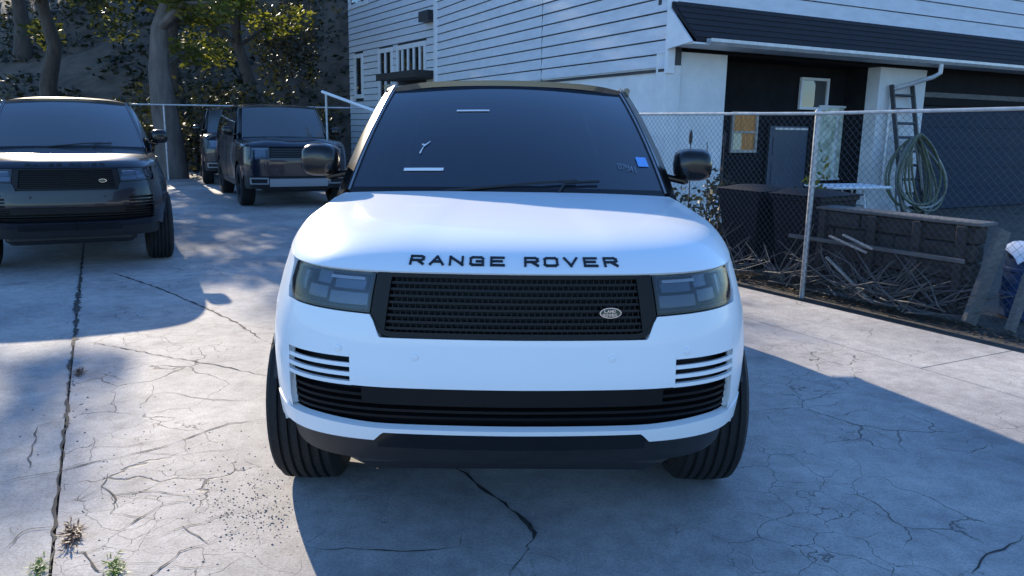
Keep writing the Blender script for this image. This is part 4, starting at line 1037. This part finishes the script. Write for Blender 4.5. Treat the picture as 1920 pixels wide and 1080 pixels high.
# junk heap and stems beside the bins
def stem(px, y0, y1, Y, head, label, lean=.02, sd=0):
    a, b = AY(px, y0, Y), AY(px + lean * 100, y1, Y); a.z = 0
    t = thing('dry_stem', label, 'stem', a, 0, 'dry stems before the white wall'); b = b - a
    MB().tube([(0, 0, 0), b * .5 + Vector((.02, 0, 0)), b], [.010, .008, .005], 5).out('stalk', M['timber'], t, True)
    if head: MB().tube([b - Vector((0, 0, .16)), b - Vector((0, 0, .12)), b - Vector((0, 0, .03)), b + Vector((0, 0, .02))], [.006, .024, .022, .004], 7).out('seed_head', M['timber'], t, True)
stem(1291, 330, 246, 9.9, True, 'dry stem with dark head nearest the white car', .05)
stem(1329, 330, 266, 9.7, False, 'bare dry stem, middle of the three', -.03)
stem(1349, 330, 250, 9.5, True, 'dry stem with dark head nearest the orange window', .10)
def leafy(mb, c, r, n, size, rnd, flat=1.):
    for i in range(n):
        d = Vector((rnd.gauss(0, 1), rnd.gauss(0, 1), rnd.gauss(0, 1))).normalized() * (rnd.random() ** .4)
        p = c + Vector((d.x * r[0], d.y * r[1], d.z * r[2])); s = size * rnd.uniform(.6, 1.4)
        a = Vector((rnd.gauss(0, 1), rnd.gauss(0, 1), rnd.gauss(0, .7) * flat)).normalized(); b = a.cross(Vector((rnd.gauss(0, 1), rnd.gauss(0, 1), rnd.gauss(0, 1)))).normalized()
        mb.add([p - a * s, p - b * s * .45 + a * s * .1, p + a * s, p + b * s * .45 + a * s * .1], [(0, 1, 2, 3)])
def shrub(name, c, r, n, size, m, label, seed, group=None, cat='shrub', clumps=12):
    rnd = random.Random(seed); t = thing(name, label, cat, c, 0, group); mb = MB()
    for k in range(clumps):
        d = Vector((rnd.gauss(0, .5), rnd.gauss(0, .5), rnd.uniform(.15, 1))); q = Vector((d.x * r[0], d.y * r[1], d.z * r[2]))
        leafy(mb, q, (r[0] * .42, r[1] * .42, r[2] * .3), n // clumps, size, rnd)
    mb.out('foliage', m, t)
    st = MB()
    for k in range(5): a = rnd.uniform(0, 6.28); st.tube([(0, 0, -.05), (math.cos(a) * r[0] * .25, math.sin(a) * r[1] * .25, r[2] * .45), (math.cos(a) * r[0] * .5, math.sin(a) * r[1] * .5, r[2] * .8)], [.03, .02, .008], 5)
    st.out('stems', M['bark'], t)
    return t
p = at(1.9, -.9); shrub('shrub', p, (.55, .5, .95), 700, .045, M['leaf_dark'], 'dark low bush beside the white car mirror behind the fence', 31)
p = at(1.25, -1.5); shrub('shrub', p, (.35, .35, 1.15), 500, .04, M['leaf2'], 'small pale green bush behind the wheelie bins', 32)
# white table on the porch side
ta = AY(1535, 350, 10.6); tb = AY(1642, 350, 10.9); tz_ = ta.z
tc = (ta + tb) / 2; tbl = thing('table', 'white garden table with thin legs in front of the porch', 'table', (tc.x, tc.y, -.05), math.atan2((tb - ta).y, (tb - ta).x)); L_ = (tb - ta).length
MB().bbox((0, 0, tz_ + .05), (L_, .6, .035), .01).out('table_top', M['trim'], tbl)
for sx in (-1, 1):
    for sy in (-1, 1): MB().tube([(sx * L_ * .18, sy * .1, tz_ + .03), (sx * L_ * .30, sy * .22, 0)], .013, 6).out('leg', M['trim'], tbl, True)
# ladder on the white pier and the hose hung on it
pa = W2.hit(1677, 160, .12); pb = W2.hit(1716, 160, .12)
l0, l1 = pa[0], pb[0]; Zt = W2.hit(1690, 160, .1)[1]
lad = thing('ladder', 'dark ladder leaning on the white wall beside the garage', 'ladder', W2.P((l0 + l1) / 2, .3, -.05)); lo = lad.location.copy()
for t_ in (l0, l1): MB().tube([W2.P(t_, .62, -.05) - lo, W2.P(t_, .06, Zt) - lo], .05, 4).out('rail', M['ladder'], lad)
for k in range(9):
    f = (k + .7) / 9.4; MB().tube([W2.P(l0, .62 - .56 * f, -.05 + (Zt + .05) * f) - lo, W2.P(l1, .62 - .56 * f, -.05 + (Zt + .05) * f) - lo], .028, 6).out('rung', M['ladder'], lad)
hk = W2.hit(1702, 262, .5); hx = hk[0]; hz = hk[1]
hose = thing('hose', 'loops of green garden hose hanging from the ladder', 'hose', W2.P(hx, .5, 0)); ho = hose.location.copy(); rnd = random.Random(8)
for k in range(12):
    wd = rnd.uniform(.35, 1.15); ln = rnd.uniform(1.3, 1.55); dx = rnd.uniform(-.10, .30); pts = []
    for i in range(28):
        a = 2 * math.pi * i / 28; y = -(1 - math.cos(a)) / 2; sp = math.sin(a) * (.35 + .65 * (-y) ** .7)
        pts.append(W2.P(hx + dx * -y + wd * sp + .30 * (-y), .54 + .04 * k * .5 + .02 * math.sin(3 * a + k), hz + y * ln + .01 * k) - ho)
    MB().tube(pts, .022, 6, closed=True).out('hose_loop', M['hose'] if k % 3 else M['hose2'], hose, True)
# hand rail far left of the house
ra, rb = AY(604, 172, 16.5), AY(760, 229, 15.0)
hr = thing('hand_rail', 'white sloping hand rail behind the white car at the left', 'rail', (ra.x, ra.y, -.05)); ho = Vector((ra.x, ra.y, -.05))
MB().tube([ra - ho, rb - ho], .03, 8).out('rail', M['trim'], hr, True)
for f in (.05, .95):
    q = ra.lerp(rb, f) - ho; MB().tube([q, (q.x, q.y, 0)], .022, 8).out('post', M['galv'], hr, True)
# leaves along the fence foot
rnd = random.Random(44); mb = MB()
for i in range(1500):
    s_ = rnd.uniform(FA, 4); o_ = abs(rnd.gauss(0, .14)) - .35; p = at(s_, o_, -.045 if o_ < .16 else .003); a = rnd.uniform(0, 6.28); s = rnd.uniform(.012, .03)
    u_ = Vector((math.cos(a), math.sin(a), rnd.uniform(-.3, .6))) * s; v_ = Vector((-math.sin(a), math.cos(a), rnd.uniform(-.3, .3))) * s * .6; p.z += s * .6
    mb.add([p - u_, p - v_, p + u_, p + v_], [(0, 1, 2, 3)])
o = mb.out('leaf_litter', M['litter']); o['kind'] = 'stuff'; o['label'] = 'dry leaves along the foot of the fence'
o['kind'] = 'stuff'

# ------------------------------------------------------------------ wooded bank at the back left
hv = []; hf = []; NX, NY = 40, 18
for j in range(NY + 1):
    for i in range(NX + 1):
        x = -60 + 75 * i / NX; y = 25 + 40 * j / NY; e = y - 26 + .25 * (x + 12)
        z = -.3 + min(8.5, max(0, e) * .55) + (1.2 * mnoise.noise(Vector((x * .12, y * .12, 3))) + .35 * mnoise.noise(Vector((x * .5, y * .5, 7)))) * min(1, max(0, e) / 6)
        z = -.3 + (z + .3) * max(smooth01((2.45 - .46 * (y - 13.3) - 1.2 - x) / 4.5), smooth01((y - 38) / 6))
        hv.append((x, y, z))
for j in range(NY):
    for i in range(NX): a = j * (NX + 1) + i; hf.append((a, a + 1, a + NX + 2, a + NX + 1))
hill = mobj('hillside', hv, hf, M['hill'], None, True, 80); hill['kind'] = 'structure'
def hz_(x, y):
    e = y - 26 + .25 * (x + 12); return -.3 + min(8.5, max(0, e) * .55)
rnd = random.Random(77); mb = MB()
from mathutils.bvhtree import BVHTree
bv = BVHTree.FromPolygons([Vector(v) for v in hv], hf)
for i in range(16000):
    x, y = rnd.uniform(-34, -2), rnd.uniform(25, 46); hit = bv.ray_cast(Vector((x, y, 60)), Vector((0, 0, -1)))[0]
    if hit is None or mnoise.noise(Vector((x * .35, y * .35, 1))) < -.25: continue
    leafy(mb, hit + Vector((0, 0, .15)), (.2, .2, .25), 1, rnd.uniform(.09, .2), rnd, .8)
iv = mb.out('ground_cover', M['leaf_dark']); iv['kind'] = 'stuff'; iv['label'] = 'dark ivy and undergrowth covering the bank'
def tree(name, x, y, h, tr, crown, n, size, lm, bm_, label, seed, limbs=6, base=None):
    rnd = random.Random(seed); z0 = max(-.05, hz_(x, y) - .3) if y > 25 else -.05
    q_ = x * .866 + y * .5; a_ = -x * .5 + y * .866
    if -1.4 < q_ < 7.6: h = min(h, .395 * (a_ - 5.8) - z0)      # the low sun clears these tops
    t = thing(name, label, 'tree', (x, y, z0), 0, 'trees on the bank'); pts = [Vector((0, 0, 0))]; 
    for k in range(1, 7): pts.append(Vector((rnd.gauss(0, .12) * k * .5, rnd.gauss(0, .12) * k * .5, h * .82 * k / 6)))
    mb = MB().tube(pts, [tr * 1.35, tr, tr * .85, tr * .7, tr * .55, tr * .4, tr * .22], 10)
    tips = []
    for k in range(limbs):
        f = rnd.uniform(.45, .95); i = int(f * 6); q = pts[min(6, i)]; a = rnd.uniform(0, 6.28); ln = crown[0] * rnd.uniform(.6, 1.05)
        e = q + Vector((math.cos(a) * ln, math.sin(a) * ln, ln * rnd.uniform(.1, .7))); m_ = q.lerp(e, .5) + Vector((0, 0, ln * .12))
        mb.tube([q, m_, e], [tr * .34, tr * .2, tr * .06], 6); tips += [e, m_]
    mb.out('trunk', bm_, t, True, 60)
    cb = MB(); cc = Vector((0, 0, h - crown[1])); ncl = max(10, n // 130)
    for k in range(ncl):
        if k < len(tips): c = tips[k]
        else:
            d = Vector((rnd.gauss(0, 1), rnd.gauss(0, 1), rnd.gauss(0, 1))).normalized() * rnd.uniform(.45, 1.0); c = cc + Vector((d.x * crown[0], d.y * crown[0], d.z * crown[1]))
        rr = crown[0] * rnd.uniform(.16, .30); leafy(cb, c, (rr, rr, rr * .7), n // ncl, size, rnd, .6)
    cb.out('crown', lm, t)
    return t
T_ = [  # x, y, height, trunk, crown (radius, half height), leaves, size, leaf, bark, label
    (-9.6, 22.5, 8.6, .38, (2.6, 1.5), 3000, .11, 'leaf2', 'pale_bark', 'big tree with pale wide trunk behind the black parked car'),
    (-17.6, 23.0, 11.5, .26, (3.0, 3.0), 5000, .11, 'leaf', 'bark', 'dark trunked tree at the far left edge of the bank'),
    (-9.0, 27.5, 9.4, .24, (2.6, 1.8), 3600, .11, 'leaf2', 'bark', 'yellow green backlit tree above the boxy cars'),
    (-12.0, 29.0, 11.0, .30, (3.4, 3.4), 4200, .12, 'leaf', 'bark', 'tall tree second row behind the pale trunk'),
    (-10.0, 36.9, 15.0, .30, (3.0, 7.0), 12000, .15, 'leaf_dark', 'bark', 'dark evergreen tree just left of the end of the house'),
    (-13.35, 19.0, 11.0, .24, (2.2, 2.6), 9000, .10, 'leaf', 'bark', 'unseen slim tree added beyond the left edge to shade the pavement'),  # out of view, added to cast shade on the left slab
    (-17.5, 31.0, 12.0, .30, (3.6, 3.6), 4200, .13, 'leaf', 'bark', 'tall tree on the bank beyond the left edge'),
    (-8.4, 34.0, 13.0, .30, (3.6, 4.0), 4200, .13, 'leaf', 'bark', 'tallest tree high on the bank, left of centre'),
    (-22.0, 37.0, 14.0, .32, (4.2, 4.4), 4200, .15, 'leaf', 'bark', 'broad tree far up the bank at the left'),
    (-11.5, 43.0, 14.5, .32, (4.2, 4.6), 4200, .15, 'leaf', 'bark', 'tree at the top of the bank behind the evergreen'),
]
for k, a in enumerate(T_): tree('tree', a[0], a[1], a[2], a[3], a[4], a[5], a[6], M[a[7]], M[a[8]], a[9], 100 + k)
for k, (x, y, r, lb) in enumerate([(-12.6, 21.6, (1.6, 1.0, 1.9), 'dark bush right behind the roof of the black parked car'), (-10.3, 23.4, (1.5, 1.0, 1.8), 'dark bush at the foot of the pale trunk'),
                                (-8.3, 25.5, (1.7, 1.0, 2.3), 'dark bush between the pale trunk and the boxy cars'), (-7.0, 24.4, (1.4, .9, 2.0), 'dark bush behind the nearest boxy car roof'),
                                (-8.8, 31.5, (1.6, 1.0, 3.0), 'dark bush left of the end of the house'), (-15.6, 22.0, (1.7, 1.0, 2.0), 'dark bush at the left edge behind the black car'),
                                (-10.8, 28.0, (2.2, 1.4, 2.2), 'dark bush halfway up the bank'), (-9.6, 34.5, (2.4, 1.4, 3.4), 'dark bush high on the bank below the evergreen')]):
    shrub('bush', (x, y, max(-.05, hz_(x, y) - .4) if y > 25 else -.05), r, 1500, .10, M['leaf_dark'], lb, 200 + k, 'bushes at the foot of the bank', 'bush', 16)
# back fence: thin rail and posts before the bank
bf = thing('wire_fence', 'low wire fence with thin top rail at the foot of the wooded bank', 'fence', (-11, 20.6, -.05))
A_, B_ = Vector((-9, -.9, 0)), Vector((7.0, 2.2, 0))
MB().tube([A_ + Vector((0, 0, 2.02)), B_ + Vector((0, 0, 2.05))], .022, 6).out('top_rail', M['galv'], bf, True)
for k in range(7):
    q = A_.lerp(B_, k / 6); MB().tube([q, q + Vector((0, 0, 2.05))], .025, 6).out('post', M['galv'], bf, True)
